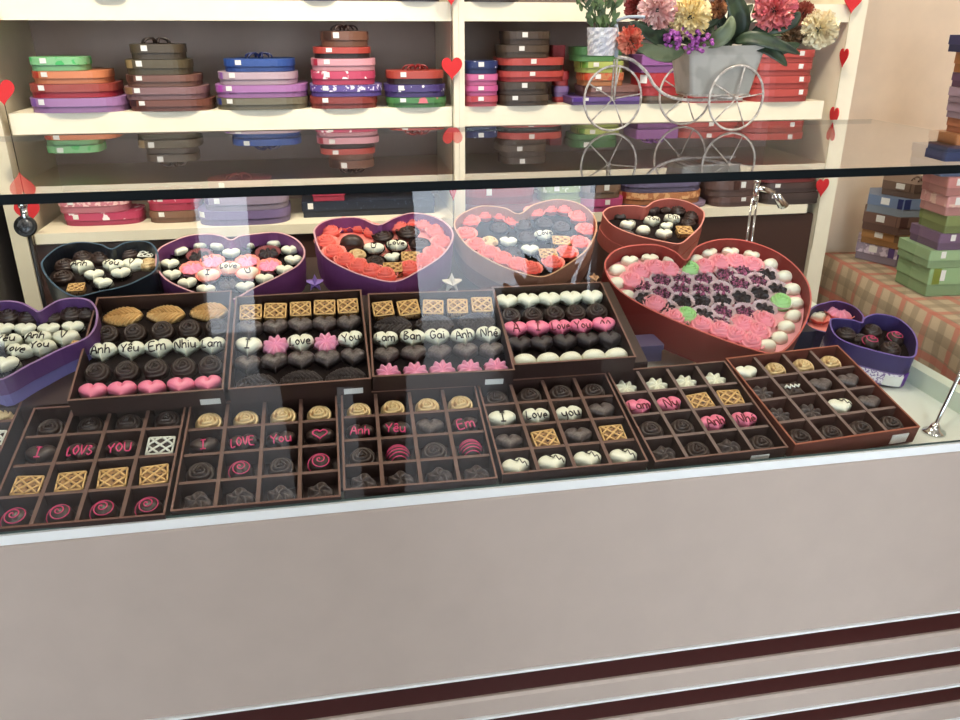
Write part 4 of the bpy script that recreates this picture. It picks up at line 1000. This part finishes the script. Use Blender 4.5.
# ------------------------------------------------------------------ heart garlands
redp = mat('red_felt', (206, 40, 46), .7)
def garland(x, y, ztop, zbot, tags, label, m=None):
    t = thing('heart_garland', (x, y, ztop), label, 'garland', 'threads of red hearts hung on the shelf'); I = Matrix.Translation((-x, -y, -ztop))
    part('thread', MB().tube([(x, y+.0015, ztop), (x, y+.0015, zbot)], .0009, 5, M=I), m or mat('dark_thread', (70, 62, 50), .8), t)
    for z, s, yaw in tags:
        P = heartpoly(s, s*1.02, 36); R = Matrix.Translation((x, y, z)) @ Matrix.Rotation(yaw, 4, 'Z') @ Matrix.Rotation(PI/2, 4, 'X')
        part('heart_tag', MB().prism(P, -.0012, .0012, I @ R), redp, t)
z_of = lambda px, py, y: aty(px, py, y).z
garland(aty(452, 68, 1.87).x, 1.872, 2.3, .95, [(z_of(453,0,1.87)+.012,.046,.1),(z_of(453,69,1.87),.047,.1),(z_of(455,192,1.87),.040,1.0)], 'thread of red hearts down the middle panel of the shelf')
xg = aty(2, 95, 1.88).x
garland(xg, 1.882, 2.3, .95, [(z_of(2,93,1.88),.05,.2),(2*GT-z_of(15,184,1.88),.05,.1),(z_of(24,213,1.88),.05,.3)], 'thread of red hearts down the left edge of the shelf')
xr = aty(847, 40, 1.88).x
garland(xr, 1.882, 2.3, .95, [(z_of(851,2,1.88),.05,.05),(z_of(843,58,1.88),.042,1.45),(z_of(837,118,1.88),.05,1.4),(z_of(826,188,1.88),.045,.3)], 'thread of red hearts down the right edge of the shelf', mat('cream_ribbon_thread', (214, 206, 170), .7))

# ------------------------------------------------------------------ bicycle planter on the glass
wirem = mat('whitewashed_iron', (226, 218, 208), .5, c2=(196, 186, 176), scale=120)
c1 = Vector((.454, 1.288, 0)); c3 = Vector((.653, 1.262, 0)); c2_ = Vector((.606, 1.352, 0)); rr = .0495
bk = thing('bicycle_planter', (.56, 1.30, GT+.0003), 'white wire tricycle planter standing on the glass top', 'planter'); I = Matrix.Translation((-.56, -1.30, -GT-.0003))
rear = (c2_+c3)/2; fwd = (c1-rear).normalized()
def wheel(c):
    mb = MB(); zc = GT+.0022+rr
    P = [c + fwd*(rr*cos(2*PI*k/44)) + Vector((0, 0, zc+rr*sin(2*PI*k/44))) for k in range(44)]
    mb.tube(P, .0019, 7, True, I); sp = MB()
    for k in range(5):
        a = 2*PI*k/5+.5; sp.tube([c+Vector((0, 0, zc)), c + fwd*(rr*cos(a)) + Vector((0, 0, zc+rr*sin(a)))], .0012, 5, M=I)
    w = part('wheel', mb, wirem, bk); part('spokes', sp, wirem, w); part('hub', MB().lathe([(.001, -.004), (.004, -.003), (.004, .003), (.001, .004)], 12, I @ Matrix.Translation(c+Vector((0, 0, zc))) @ Matrix.Rotation(PI/2, 4, 'X')), wirem, w)
for c in (c1, c2_, c3): wheel(c)
hubz = GT+.0022+rr
side = Vector((-fwd.y, fwd.x, 0))
hd = aty(616, 57, 1.288); fk = MB()
for s in (-.005, .005): fk.tube([c1+side*s+Vector((0, 0, hubz)), hd+side*s+Vector((0, 0, -.003))], .0016, 6, M=I)
part('fork', fk, wirem, bk)
part('steering_post', MB().tube([hd, aty(618, 40, 1.288), aty(616, 24, 1.288)], .0032, 8, M=I), mat('pale_blue_white_iron', (176, 186, 196), .5), bk)
hb = aty(616, 21, 1.288); part('handlebar', MB().tube(catmull([tuple(aty(645, 17, 1.25)), tuple(aty(628, 17, 1.27)), tuple(hb), tuple(aty(628, 16, 1.32))], 4, False), .0024, 7, M=I), MATS['pale_blue_white_iron'], bk)
fr = [aty(616, 57, 1.288), aty(632, 60, 1.289), aty(646, 72, 1.290), aty(655, 86, 1.291), aty(668, 96, 1.293), aty(690, 100, 1.297), aty(742, 99, 1.30)]
part('frame', MB().tube(catmull([tuple(p) for p in fr], 5, False), .0026, 8, M=I), wirem, bk)
part('axle', MB().tube([c2_+Vector((0, 0, hubz)), c3+Vector((0, 0, hubz))], .0022, 8, M=I), wirem, bk)
pz = aty(712, 99, 1.305).z
plat = MB(); cc = aty(712, 99, 1.305)
zpl = hubz+.0035
plat.tube([(cc.x-.045, 1.275, zpl), (cc.x+.05, 1.275, zpl), (cc.x+.05, 1.345, zpl), (cc.x-.045, 1.345, zpl)], .0022, 6, True, I)
for k in range(4): plat.tube([(cc.x-.045+.095*(k+.5)/4, 1.275, zpl), (cc.x-.045+.095*(k+.5)/4, 1.345, zpl)], .0015, 5, M=I)
part('platform', plat, wirem, bk)
# woven front basket (part of the planter)
bl, br_, bt = aty(591, 29, 1.275), aty(620, 29, 1.275), aty(604, 57, 1.275)
bw = (br_.x-bl.x)/2; bh = bl.z-bt.z; bx = (bl.x+br_.x)/2
bkm = MB(); N = 32; Rws = 9
vs = []; fs = []
for k in range(Rws):
    for ring in (0, 1):
        for i in range(N):
            a = 2*PI*i/N; q = (bw*(.90+.12*k/(Rws-1)) - ring*.0035)*(1+.03*(1 if (i//2+k) % 2 else -1)); vs.append((bx+q*cos(a), 1.290+q*sin(a), bt.z+.002+bh*k/(Rws-1)))
for k in range(Rws-1):
    for i in range(N):
        j = (i+1) % N; o1, o2 = 2*k*N, 2*(k+1)*N
        fs += [(o1+i, o1+j, o2+j, o2+i), (o1+N+j, o1+N+i, o2+N+i, o2+N+j)]
fs += [tuple(range(N))[::-1], tuple(N+i for i in range(N))]
fs += [(2*(Rws-1)*N+i, 2*(Rws-1)*N+(i+1) % N, 2*(Rws-1)*N+N+(i+1) % N, 2*(Rws-1)*N+N+i) for i in range(N)]
part('front_basket', bkm.add(vs, fs, False, I), mat('white_woven_straw', (232, 228, 226), .8, c2=(206, 204, 210), scale=120, bump=.3), bk)
# galvanised pot
pt_l, pt_r, pb_l, pb_r = aty(677, 49, 1.26), aty(756, 49, 1.26), aty(681, 98, 1.275), aty(741, 98, 1.275)
pot = thing('flower_pot', ((pb_l.x+pb_r.x)/2*1.31/1.275, 1.31, zpl+.0022), 'square tapered grey metal flower pot with a wavy rim on the tricycle', 'flower pot')
wt, wb = (pt_r.x-pt_l.x)/2*1.02, (pb_r.x-pb_l.x)/2; ph = pt_l.z-pb_l.z; N = 48
def ringp(w, d, z, wav=0, ox=0): return [(x+ox, y, z+wav*sin(i*1.57)) for i, (x, y) in enumerate(roundrect(2*w, 2*d, .008, 11))]
dx = ((pt_l.x+pt_r.x)/1.26-(pb_l.x+pb_r.x)/1.275)*1.31/2
R_ = [ringp(wb, .034, 0), ringp(wb+(wt-wb)*.3, .037, ph*.35, 0, dx*.3), ringp(wb+(wt-wb)*.7, .041, ph*.8, 0, dx*.7), ringp(wt, .047, ph, .0012, dx), ringp(wt-.002, .045, ph-.0005, .0012, dx), ringp(wb+(wt-wb)*.6, .039, ph*.8, 0, dx*.7)]
n = len(R_[0]); vs = sum(R_, []); fs = [(k*n+i, k*n+(i+1) % n, (k+1)*n+(i+1) % n, (k+1)*n+i) for k in range(5) for i in range(n)] + [tuple(range(n))[::-1], tuple(5*n+i for i in range(n))]
part('pot_body', MB().add(vs, fs, False), mat('galvanised_metal', (186, 182, 172), .6, .0, c2=(168, 164, 154), scale=24), pot)
part('soil', MB().add(ringp(wb+(wt-wb)*.6, .038, ph*.86, 0, dx*.7), [tuple(range(n))], False), mat('dark_moss', (50, 48, 36), .9), pot)

# flowers ------------------------------------------------------------
leafm = mat('dark_green_leaf', (32, 46, 34), .45, c2=(54, 70, 48), scale=40); leafl = mat('grey_green_leaf', (112, 122, 92), .5, c2=(88, 100, 72), scale=30)
stemm = mat('green_stem', (82, 100, 60), .6)
def petals_mb(R, seed, N=120):
    rnd = random.Random(seed); mb = MB()
    for k in range(N):
        f = (k+.5)/N; el = math.acos(1-f*1.12); az = k*2.39996 + rnd.uniform(-.2, .2)      # petals fan out over a dome
        d = Vector((sin(el)*cos(az), sin(el)*sin(az), cos(el)*.72)).normalized()
        s_ = d.cross(Vector((rnd.uniform(-1, 1), rnd.uniform(-1, 1), rnd.uniform(-.5, .5)))).normalized(); nn = s_.cross(d)
        L = R*rnd.uniform(.82, 1.06)*(.86+.14*sin(el)); w = R*rnd.uniform(.22, .32); vs = []; nu, nv = 4, 7
        for i in range(nu):
            u = (.35, .65, .88, 1.)[i]
            for j in range(nv):
                v = j/(nv-1)-.5; fr_ = sin(j*2.3+k*1.7)*R*.055*(u**3)
                vs.append(d*(L*u - (v*v)*L*.22 + (R*.03*sin(j*3.3+k) if i == 3 else 0)) + s_*(w*2*v*(.35+.65*u)*.62) + nn*(fr_ + R*.10*(v*v)*4*u*(1 if k % 2 else -1)))
        mb.add(vs, [(i*nv+j, i*nv+j+1, (i+1)*nv+j+1, (i+1)*nv+j) for i in range(nu-1) for j in range(nv-1)], True)
    return mb
POTC = Vector((.6, 1.31, GT+.10))
def flower(px, y, Rpx, m, label, nm='carnation', seed=1, face=None, root=None):
    p = aty(px[0], px[1], y); e = aty(px[0]+Rpx, px[1], y); R = (e-p).length
    d = (face or (EYE + Vector((0, 0, -.05)) - p)).normalized()
    q = d.to_track_quat('Z', 'Y').to_matrix().to_4x4()
    M = Matrix.Translation(p - d*R*.25) @ q
    o = link(nm, petals_mb(R*1.05, seed).mesh(nm, m), None, M); tag(o, label, 'flower', 'artificial flowers in the tricycle planter')
    rt = root or Vector((pot.location.x + (p.x-pot.location.x)*.25, 1.31, pot.location.z+ph*.86))
    Mi = M.inverted(); a = p - d*R*.2; mid = (a+rt)/2 + Vector((0, .012, .01))
    part('stem', MB().tube([Mi @ Vector(v) for v in catmull([tuple(a), tuple(mid), tuple(rt)], 4, False)], .0016, 5), stemm, o)
    part('calyx', MB().lathe([(.002, -R*.15), (R*.3, 0), (R*.42, R*.14), (R*.2, R*.16)], 12), leafm, o)
pm = lambda n, c, c2: mat(n, c, .7, c2=c2, scale=55, lo=.4, hi=.62)
flower((690, 17), 1.262, 19, pm('pale_yellow_petals', (252, 236, 186), (244, 218, 150)), 'large pale yellow carnation above the middle of the metal pot', seed=2)
flower((657, 10), 1.262, 18, pm('blush_petals', (246, 212, 206), (232, 168, 160)), 'large blush pink carnation left of the yellow one', seed=3)
flower((775, 10), 1.27, 19, pm('coral_petals', (238, 146, 142), (222, 108, 118)), 'coral pink carnation above the right side of the pot', seed=4)
flower((819, 29), 1.28, 17, pm('cream_petals', (248, 236, 200), (240, 222, 180)), 'cream carnation at the far right of the bouquet', seed=5)
flower((629, 40), 1.262, 13, pm('peach_petals', (240, 160, 132), (224, 104, 84)), 'peach carnation facing left beside the small basket', seed=6, face=Vector((-.7, -.7, .1)))
flower((637, 7), 1.30, 12, pm('dark_red_petals', (160, 66, 60), (120, 40, 40)), 'dull dark red carnation behind the handlebar', seed=7)
flower((803, 14), 1.30, 11, pm('rust_petals', (190, 104, 78), (150, 70, 54)), 'small rust orange flower between the coral and cream ones', seed=8)
flower((718, 9), 1.29, 9, pm('bronze_petals', (196, 136, 90), (110, 60, 40)), 'small bronze flower just right of the yellow carnation', seed=9)
flower((793, 36), 1.30, 10, pm('dry_brown_petals', (150, 120, 84), (96, 66, 50)), 'dry brownish filler bloom below the rust flower', seed=10)
def cluster(px, y, w, label, seed):
    rnd = random.Random(seed); c = aty(*px, y); t = thing('lilac_sprig', c, label, 'flower', 'artificial flowers in the tricycle planter'); mb = MB()
    for k in range(34):
        q = Vector((rnd.gauss(0, w*.36), rnd.gauss(0, .007), rnd.gauss(0, w*.25)))
        mb.lathe([(.0008, -.0026), (.0034, -.0012), (.0036, .0008), (.0012, .003)], 7, Matrix.Translation(q) @ Matrix.Rotation(rnd.random()*3, 4, 'X'))
    part('florets', mb, mat('lilac_florets', (190, 104, 186), .6, c2=(150, 70, 150), scale=200), t)
    rt = Vector((pot.location.x+(c.x-pot.location.x)*.6, 1.30, pot.location.z+ph*.86)) - c
    part('stem', MB().tube([(0, .004, 0), rt*.5+Vector((0, .004, .004)), rt], .0013, 5), stemm, t)
cluster((673, 36), 1.258, .030, 'lilac floret sprig left under the yellow carnation', 1)
cluster((697, 42), 1.256, .026, 'lilac floret sprig right under the yellow carnation', 2)
def leafmesh(P, w, m_name, m, fold=.25):
    """blade along a list of points"""
    P = catmull([tuple(p) for p in P], 4, False); n = len(P); vs = []; fs = []
    for i, p in enumerate(P):
        p = Vector(p); a = Vector(P[max(0, i-1)]); b_ = Vector(P[min(n-1, i+1)]); t = (b_-a).normalized(); s = t.cross(Vector((0, -1, .35))).normalized(); u = i/(n-1)
        ww = w*math.sin(PI*min(1, u*.92+.06))**.8; nn = s.cross(t).normalized()
        for k, v in enumerate((-1, -.5, 0, .5, 1)): vs.append(p + s*(ww*v/2) + nn*(fold*ww*abs(v)*.5))
    for i in range(n-1):
        for k in range(4): fs.append((i*5+k, i*5+k+1, (i+1)*5+k+1, (i+1)*5+k))
    return MB().add(vs, fs, True)
def leaf(P, w, m, label, root=None):
    pts = [aty(a, b_, y) for a, b_, y in P]; c = pts[0]
    mb = leafmesh([p-c for p in pts], w, '', m); o = link('leaf', mb.mesh('leaf', m), None, Matrix.Translation(c))
    s = o.modifiers.new('thickness', 'SOLIDIFY'); s.thickness = .0006; tag(o, label, 'leaf', 'leaves of the artificial bouquet')
leaf([(735,42,1.29),(750,38,1.27),(775,44,1.255),(800,54,1.25)], .022, leafm, 'long dark green leaf reaching to the right above the red boxes')
leaf([(742,46,1.29),(760,46,1.27),(775,54,1.255),(787,66,1.25)], .022, leafm, 'dark leaf drooping over the pot rim to the right')
leaf([(700,44,1.28),(716,40,1.26),(728,30,1.255),(732,16,1.26)], .026, leafl, 'broad grey-green leaf above the middle of the pot')
leaf([(735,42,1.30),(740,24,1.29),(734,4,1.29),(726,-16,1.29)], .036, leafm, 'broad dark leaf standing upright behind the yellow carnation')
leaf([(748,40,1.30),(766,28,1.28),(790,22,1.27),(800,12,1.27)], .026, leafm, 'broad dark leaf under the coral carnation')
leaf([(680,46,1.28),(664,40,1.27),(648,32,1.262),(630,22,1.262)], .028, leafm, 'dark leaf reaching left from the pot towards the handlebar')
leaf([(684,50,1.27),(668,54,1.262),(652,52,1.257),(632,44,1.255)], .026, leafl, 'olive leaf reaching left below the blush carnation')
leaf([(748,44,1.30),(770,50,1.29),(786,48,1.28),(800,44,1.28)], .020, leafm, 'dark leaf fanning right behind the drooping one')
leaf([(756,20,1.31),(764,8,1.30),(772,-6,1.30)], .034, mat('fresh_green_leaf', (96, 120, 56), .5), 'fresh yellow-green leaf behind the coral carnation')
leaf([(700,30,1.31),(714,16,1.31),(722,0,1.31),(724,-14,1.31)], .028, leafm, 'dark leaf behind the bronze flower')
leaf([(790,30,1.31),(800,34,1.30),(812,40,1.30)], .022, leafm, 'small dark leaf between rust and cream flowers')
leaf([(670,56,1.285),(668,60,1.28),(672,48,1.275),(676,40,1.27)], .018, leafl, 'short olive leaf at the left corner of the metal pot')
rnd = random.Random(11)
for k in range(16):
    a0 = rnd.uniform(690, 765); tx = a0 + rnd.uniform(-40, 46); ty = rnd.uniform(-14, 34)
    leaf([(a0*.4+716*.6,48,1.305),((a0+tx)/2,(40+ty)/2,1.312),(tx,ty,1.315+rnd.uniform(-.01,.015))], rnd.uniform(.014, .022), leafm if k % 4 else leafl, ('dark' if k % 4 else 'olive')+' narrow leaf among the foliage behind the carnations')
# grass spray in the small basket
gs = thing('grass_spray', (bx, 1.29, bt.z+bh*.8), 'green leafy stems sprouting from the small white basket', 'plant'); rnd = random.Random(5); gm = mat('spray_green', (88, 112, 66), .6, c2=(60, 78, 48), scale=60)
for k, (ax, ay) in enumerate(((572,-4),(582,0),(592,-6),(600,-8),(606,-2),(612,-8),(618,0),(622,-6),(596,4),(588,-10))):
    tpz = aty(ax, ay, 1.285+rnd.uniform(-.015, .02)) - Vector((bx, 1.29, bt.z+bh*.8)); r0 = Vector((rnd.uniform(-.012, .012), rnd.uniform(-.01, .01), -.02))
    s_ = part('stem', MB().tube(catmull([tuple(r0), tuple((r0+tpz)*.5+Vector((-(tpz.x)*.25, 0, .004))), tuple(tpz)], 5, False), .0012, 5), gm, gs)
    lm = MB()
    for j in range(5):
        q = r0.lerp(tpz, .45+.13*j); d = Vector((rnd.uniform(-1, 1)*.012, rnd.uniform(-.5, .5)*.01, .012)); l_ = leafmesh([q, q+d*.6, q+d], .007, '', gm); lm.add(l_.v, l_.f, True)
    part('leaves', lm, gm, s_)

# ------------------------------------------------------------------ behind the camera: what the front glass mirrors
pl = thing('potted_plant', (.92, -1.5, 0), 'dark potted plant in a square planter by the entrance, mirrored in the front glass', 'plant')
part('planter', MB().shell([(-.2, -.2), (.2, -.2), (.2, .2), (-.2, .2)], [(-.18, -.18), (.18, -.18), (.18, .18), (-.18, .18)], 0, .36, .33), mat('black_planter', (30, 28, 28), .5), pl)
rnd = random.Random(3)
for k in range(22):
    a = rnd.uniform(0, 2*PI); L = rnd.uniform(.12, .26); o0 = Vector((rnd.uniform(-.15, .15), rnd.uniform(-.1, .1), .33)); d = Vector((cos(a)*.6, sin(a)*.5, 1))
    lf = leafmesh([o0, o0+d*L*.5, o0+Vector((d.x*L*1.1, d.y*L*1.1, L*.95))], .05, '', leafm); part('leaf', lf, leafm, pl)
# photographer ---------------------------------------------------------
def skinbody(name, V, Eg, Rd, m, root=0, sub=2):
    me = bpy.data.meshes.new(name); me.from_pydata(V, Eg, []); me.materials.append(m); o = bpy.data.objects.new(name, me); COL.objects.link(o)
    md = o.modifiers.new('skin', 'SKIN'); md.use_smooth_shade = True
    if not me.skin_vertices: me.attributes.new  # layer is made by the modifier call below
    return o, md
import bmesh
def skin(name, V, Eg, Rd, m, parent=None, root=0, sub=2):
    bm = bmesh.new(); L = bm.verts.layers.skin.verify(); vs = []
    for p, r in zip(V, Rd):
        v = bm.verts.new(p); v[L].radius = (r, r) if not isinstance(r, tuple) else r; vs.append(v)
    vs[root][L].use_root = True
    for a, b_ in Eg: bm.edges.new((vs[a], vs[b_]))
    me = bpy.data.meshes.new(name); bm.to_mesh(me); bm.free(); me.materials.append(m)
    o = bpy.data.objects.new(name, me); COL.objects.link(o)
    md = o.modifiers.new('skin', 'SKIN'); md.use_smooth_shade = True
    s = o.modifiers.new('sub', 'SUBSURF'); s.levels = sub; s.render_levels = sub
    dg = bpy.context.evaluated_depsgraph_get(); me2 = bpy.data.meshes.new_from_object(o.evaluated_get(dg)); o.modifiers.clear(); o.data = me2
    if parent: o.parent = parent
    return o
skinm = mat('skin', (206, 156, 126), .6); coat = mat('black_coat', (24, 24, 28), .8); trous = mat('charcoal_trousers', (30, 30, 36), .8); hairm = mat('black_hair', (22, 18, 16), .6)
PX, PY = .0, -.33
body = [(0,0,.92),(0,0,1.05),(0,.0,1.22),(0,0,1.36),(0,.01,1.44),(0,.03,1.50),(0,.04,1.58),(0,.04,1.66)]
V = body[:]; Rd = [(.15,.11),(.13,.10),(.155,.11),(.15,.10),(.06,.06),(.052,.055),(.075,.09),(.07,.085)]; Eg = [(i, i+1) for i in range(7)]
for s in (-1, 1):
    b0 = len(V); V += [(s*.17,0,1.37),(s*.23,.05,1.16),(s*.17,.20,1.30),(s*.105,.275,1.44),(s*.085,.300,1.475)]; Rd += [.06,.045,.038,.026,.024]; Eg += [(3,b0),(b0,b0+1),(b0+1,b0+2),(b0+2,b0+3),(b0+3,b0+4)]
    b1 = len(V); V += [(s*.09,0,.86),(s*.10,.01,.50),(s*.10,-.01,.10),(s*.11,.13,.045)]; Rd += [.095,.062,.042,.035]; Eg += [(0,b1),(b1,b1+1),(b1+1,b1+2),(b1+2,b1+3)]
V = [(x+PX, y+PY, z) for x, y, z in V]
pr = skin('person', V, Eg, Rd, skinm)
tag(pr, 'person in a long black coat photographing the counter, mirrored in the front glass', 'person')
for s in (-1, 1):   # hands: fingers wrapped round the phone
    for k in range(4):
        z = 1.505 - k*.018; L = (1, 1.08, 1, .85)[k]
        P = [(s*.082, -.034, 1.482-k*.006), (s*.083, -.022, z), (s*.078, -.012, z), (s*.068*1.0, -.0155+.0, z)]
        P = [(s*.084, -.034, 1.480-k*.006), (s*.088, -.020, z-.002), (s*.0835, -.0035*L, z), (s*.066, -.0015, z)]
        skin('finger', P, [(0,1),(1,2),(2,3)], [.010,.008,.0075,.006], skinm, pr, 0, 1)
    skin('thumb', [(s*.080,-.036,1.470),(s*.072,-.034,1.490),(s*.060,-.030,1.502)], [(0,1),(1,2)], [.011,.010,.008], skinm, pr, 0, 1)
cb = MB(); rings = [(1.45,.10,.09),(1.40,.19,.12),(1.25,.205,.135),(1.05,.215,.14),(.85,.22,.145),(.62,.235,.155),(.60,.23,.15)]
vs = []; n = 28
for z, a, b_ in rings:
    for k in range(n): q = 2*PI*k/n; vs.append((PX+a*cos(q), PY+b_*sin(q)*(1+.03*sin(6*q)), z))
cb.add(vs, [(i*n+k, i*n+(k+1) % n, (i+1)*n+(k+1) % n, (i+1)*n+k) for i in range(len(rings)-1) for k in range(n)], True)
part('coat', cb, coat, pr)
for s in (-1, 1):
    skin('sleeve', [(PX+s*.16,PY,1.37),(PX+s*.235,PY+.05,1.15),(PX+s*.165,PY+.205,1.31),(PX+s*.12,PY+.255,1.40)], [(0,1),(1,2),(2,3)], [.072,.06,.05,.04], coat, pr, 0, 2)
    skin('trouser_leg', [(PX+s*.09,PY,.86),(PX+s*.10,PY+.01,.5),(PX+s*.10,PY-.01,.09)], [(0,1),(1,2)], [.11,.08,.065], trous, pr, 0, 2)
    skin('shoe', [(PX+s*.10,PY-.05,.045),(PX+s*.105,PY+.06,.042),(PX+s*.11,PY+.17,.035)], [(0,1),(1,2)], [.042,.044,.036], coat, pr, 0, 2)
hm = MB(); hp = []
for i in range(9):
    th = PI*.62*i/8
    for k in range(20):
        q = 2*PI*k/20; rad = .098*sin(th)+.002; hp.append((PX+rad*cos(q)*.9, PY+.03-.012+rad*sin(q)*1.05, 1.655+.098*cos(th)))
hm.add(hp, [(i*20+k, i*20+(k+1) % 20, (i+1)*20+(k+1) % 20, (i+1)*20+k) for i in range(8) for k in range(20)], True)
part('hair', hm, hairm, pr)
fx = PY+.04+.075
part('nose', MB().lathe([(.001, .016), (.008, .002), (.011, -.014), (.003, -.018)], 10, Matrix.Translation((PX, fx+.010, 1.595))), skinm, pr)
part('mouth', MB().tube([(PX-.022, fx-.0, 1.553), (PX, fx+.010, 1.552), (PX+.022, fx-.0, 1.553)], .004, 6), mat('lips', (170, 90, 84), .5), pr)
for s in (-1, 1):
    part('eye', MB().lathe([(.001, .007), (.008, .004), (.010, 0), (.008, -.004), (.001, -.006)], 12, Matrix.Translation((PX+s*.032, fx-.004, 1.62)) @ Matrix.Rotation(-PI/2, 4, 'X')), mat('eye_white', (230, 228, 224), .2), pr)
    part('ear', MB().lathe([(.001, -.03), (.012, -.02), (.016, .0), (.013, .022), (.001, .03)], 10, Matrix.Translation((PX+s*.076, PY+.03, 1.605)) @ Matrix.Scale(.5, 4, (1, 0, 0))), skinm, pr)
ph_ = thing('phone', (0, -.012, 1.465), 'black phone held up by the person taking the picture', 'phone')
part('body', MB().prism(roundrect(.150, .0075, .0035), 0, .073), mat('black_phone', (18, 18, 20), .25), ph_)
part('screen', MB().box((-.070, -.0042, .004), (.070, -.0039, .069)), mat('phone_screen_off', (12, 14, 18), .1), ph_)

# ------------------------------------------------------------------ light
def area(name, loc, size, power, col, rot=(0, 0, 0), sy=None):
    l = bpy.data.lights.new(name, 'AREA'); l.energy = power; l.color = col; l.size = size
    if sy: l.shape = 'RECTANGLE'; l.size_y = sy
    o = bpy.data.objects.new(name, l); COL.objects.link(o); o.location = loc; o.rotation_euler = rot; return o
def spot(name, loc, target, power, col, ang=70, blend=.8, r=.05):
    l = bpy.data.lights.new(name, 'SPOT'); l.energy = power; l.color = col; l.spot_size = math.radians(ang); l.spot_blend = blend; l.shadow_soft_size = r
    o = bpy.data.objects.new(name, l); COL.objects.link(o); o.location = loc
    o.rotation_euler = (Vector(target)-Vector(loc)).to_track_quat('-Z', 'Y').to_euler(); return o
lampm = emit('lit_ceiling_panel', (255, 244, 224), 3.0)
for i, (x, y) in enumerate(((-.45, 1.25), (.75, 1.25), (-.5, -.8), (.8, -.8), (2.0, 1.0))):  # last panel is unseen, added as housing for the right wall's fill
    t = thing('ceiling_light', (x, y, 2.8), ('warm square ceiling light above the ' + ('left half of the counter', 'right half of the counter', 'left half of the shop floor', 'right half of the shop floor', 'checked table')[i]), 'ceiling light', 'ceiling lights')
    part('frame', MB().box((-.21, -.21, -.03), (.21, .21, -.0005)), trimw, t); part('diffuser', MB().box((-.19, -.19, -.034), (.19, .19, -.0305)), lampm, t)
area('counter_lamp_left', (-.45, 1.25, 2.75), .36, 12, (1, .88, .72)); area('counter_lamp_right', (.75, 1.25, 2.75), .36, 12, (1, .86, .70))
area('wall_fill_right', (2.0, 1.0, 2.75), .36, 9, (1, .88, .74)); area('shop_lamp_left', (-.5, -.8, 2.75), .36, 11, (1, .95, .88)); area('shop_lamp_right', (.8, -.8, 2.75), .36, 11, (1, .95, .88))  # first light here is an added fill to brighten the right wall
spot('shelf_spot_left', (-.35, 1.1, 2.7), (-.42, 1.95, 1.44), 95, (1, .88, .68), 60)
spot('shelf_spot_right', (.55, 1.1, 2.7), (.6, 1.95, 1.44), 66, (1, .88, .72), 70)
w = bpy.data.worlds.new('daylight'); S.world = w; w.use_nodes = True
bg = w.node_tree.nodes['Background']; bg.inputs['Color'].default_value = (.80, .90, 1, 1); bg.inputs['Strength'].default_value = 7.5

# ------------------------------------------------------------------ camera
cam = bpy.data.cameras.new('camera'); co_ = bpy.data.objects.new('camera', cam); COL.objects.link(co_)
cam.sensor_width = 36; cam.lens = F/960*36; cam.clip_start = .01
Mx = RCW.to_4x4(); Mx.translation = EYE; co_.matrix_world = Mx; S.camera = co_
S.view_settings.view_transform = 'Standard'; S.view_settings.look = 'None'; S.view_settings.exposure = 0.0; S.view_settings.gamma = 1; S.view_settings.use_curve_mapping = False
S.cycles.max_bounces = 8; S.cycles.transparent_max_bounces = 16; S.cycles.glossy_bounces = 5; S.cycles.use_denoising = True
S.cycles.caustics_reflective = False; S.cycles.caustics_refractive = False
S.cycles.sample_clamp_indirect = 6
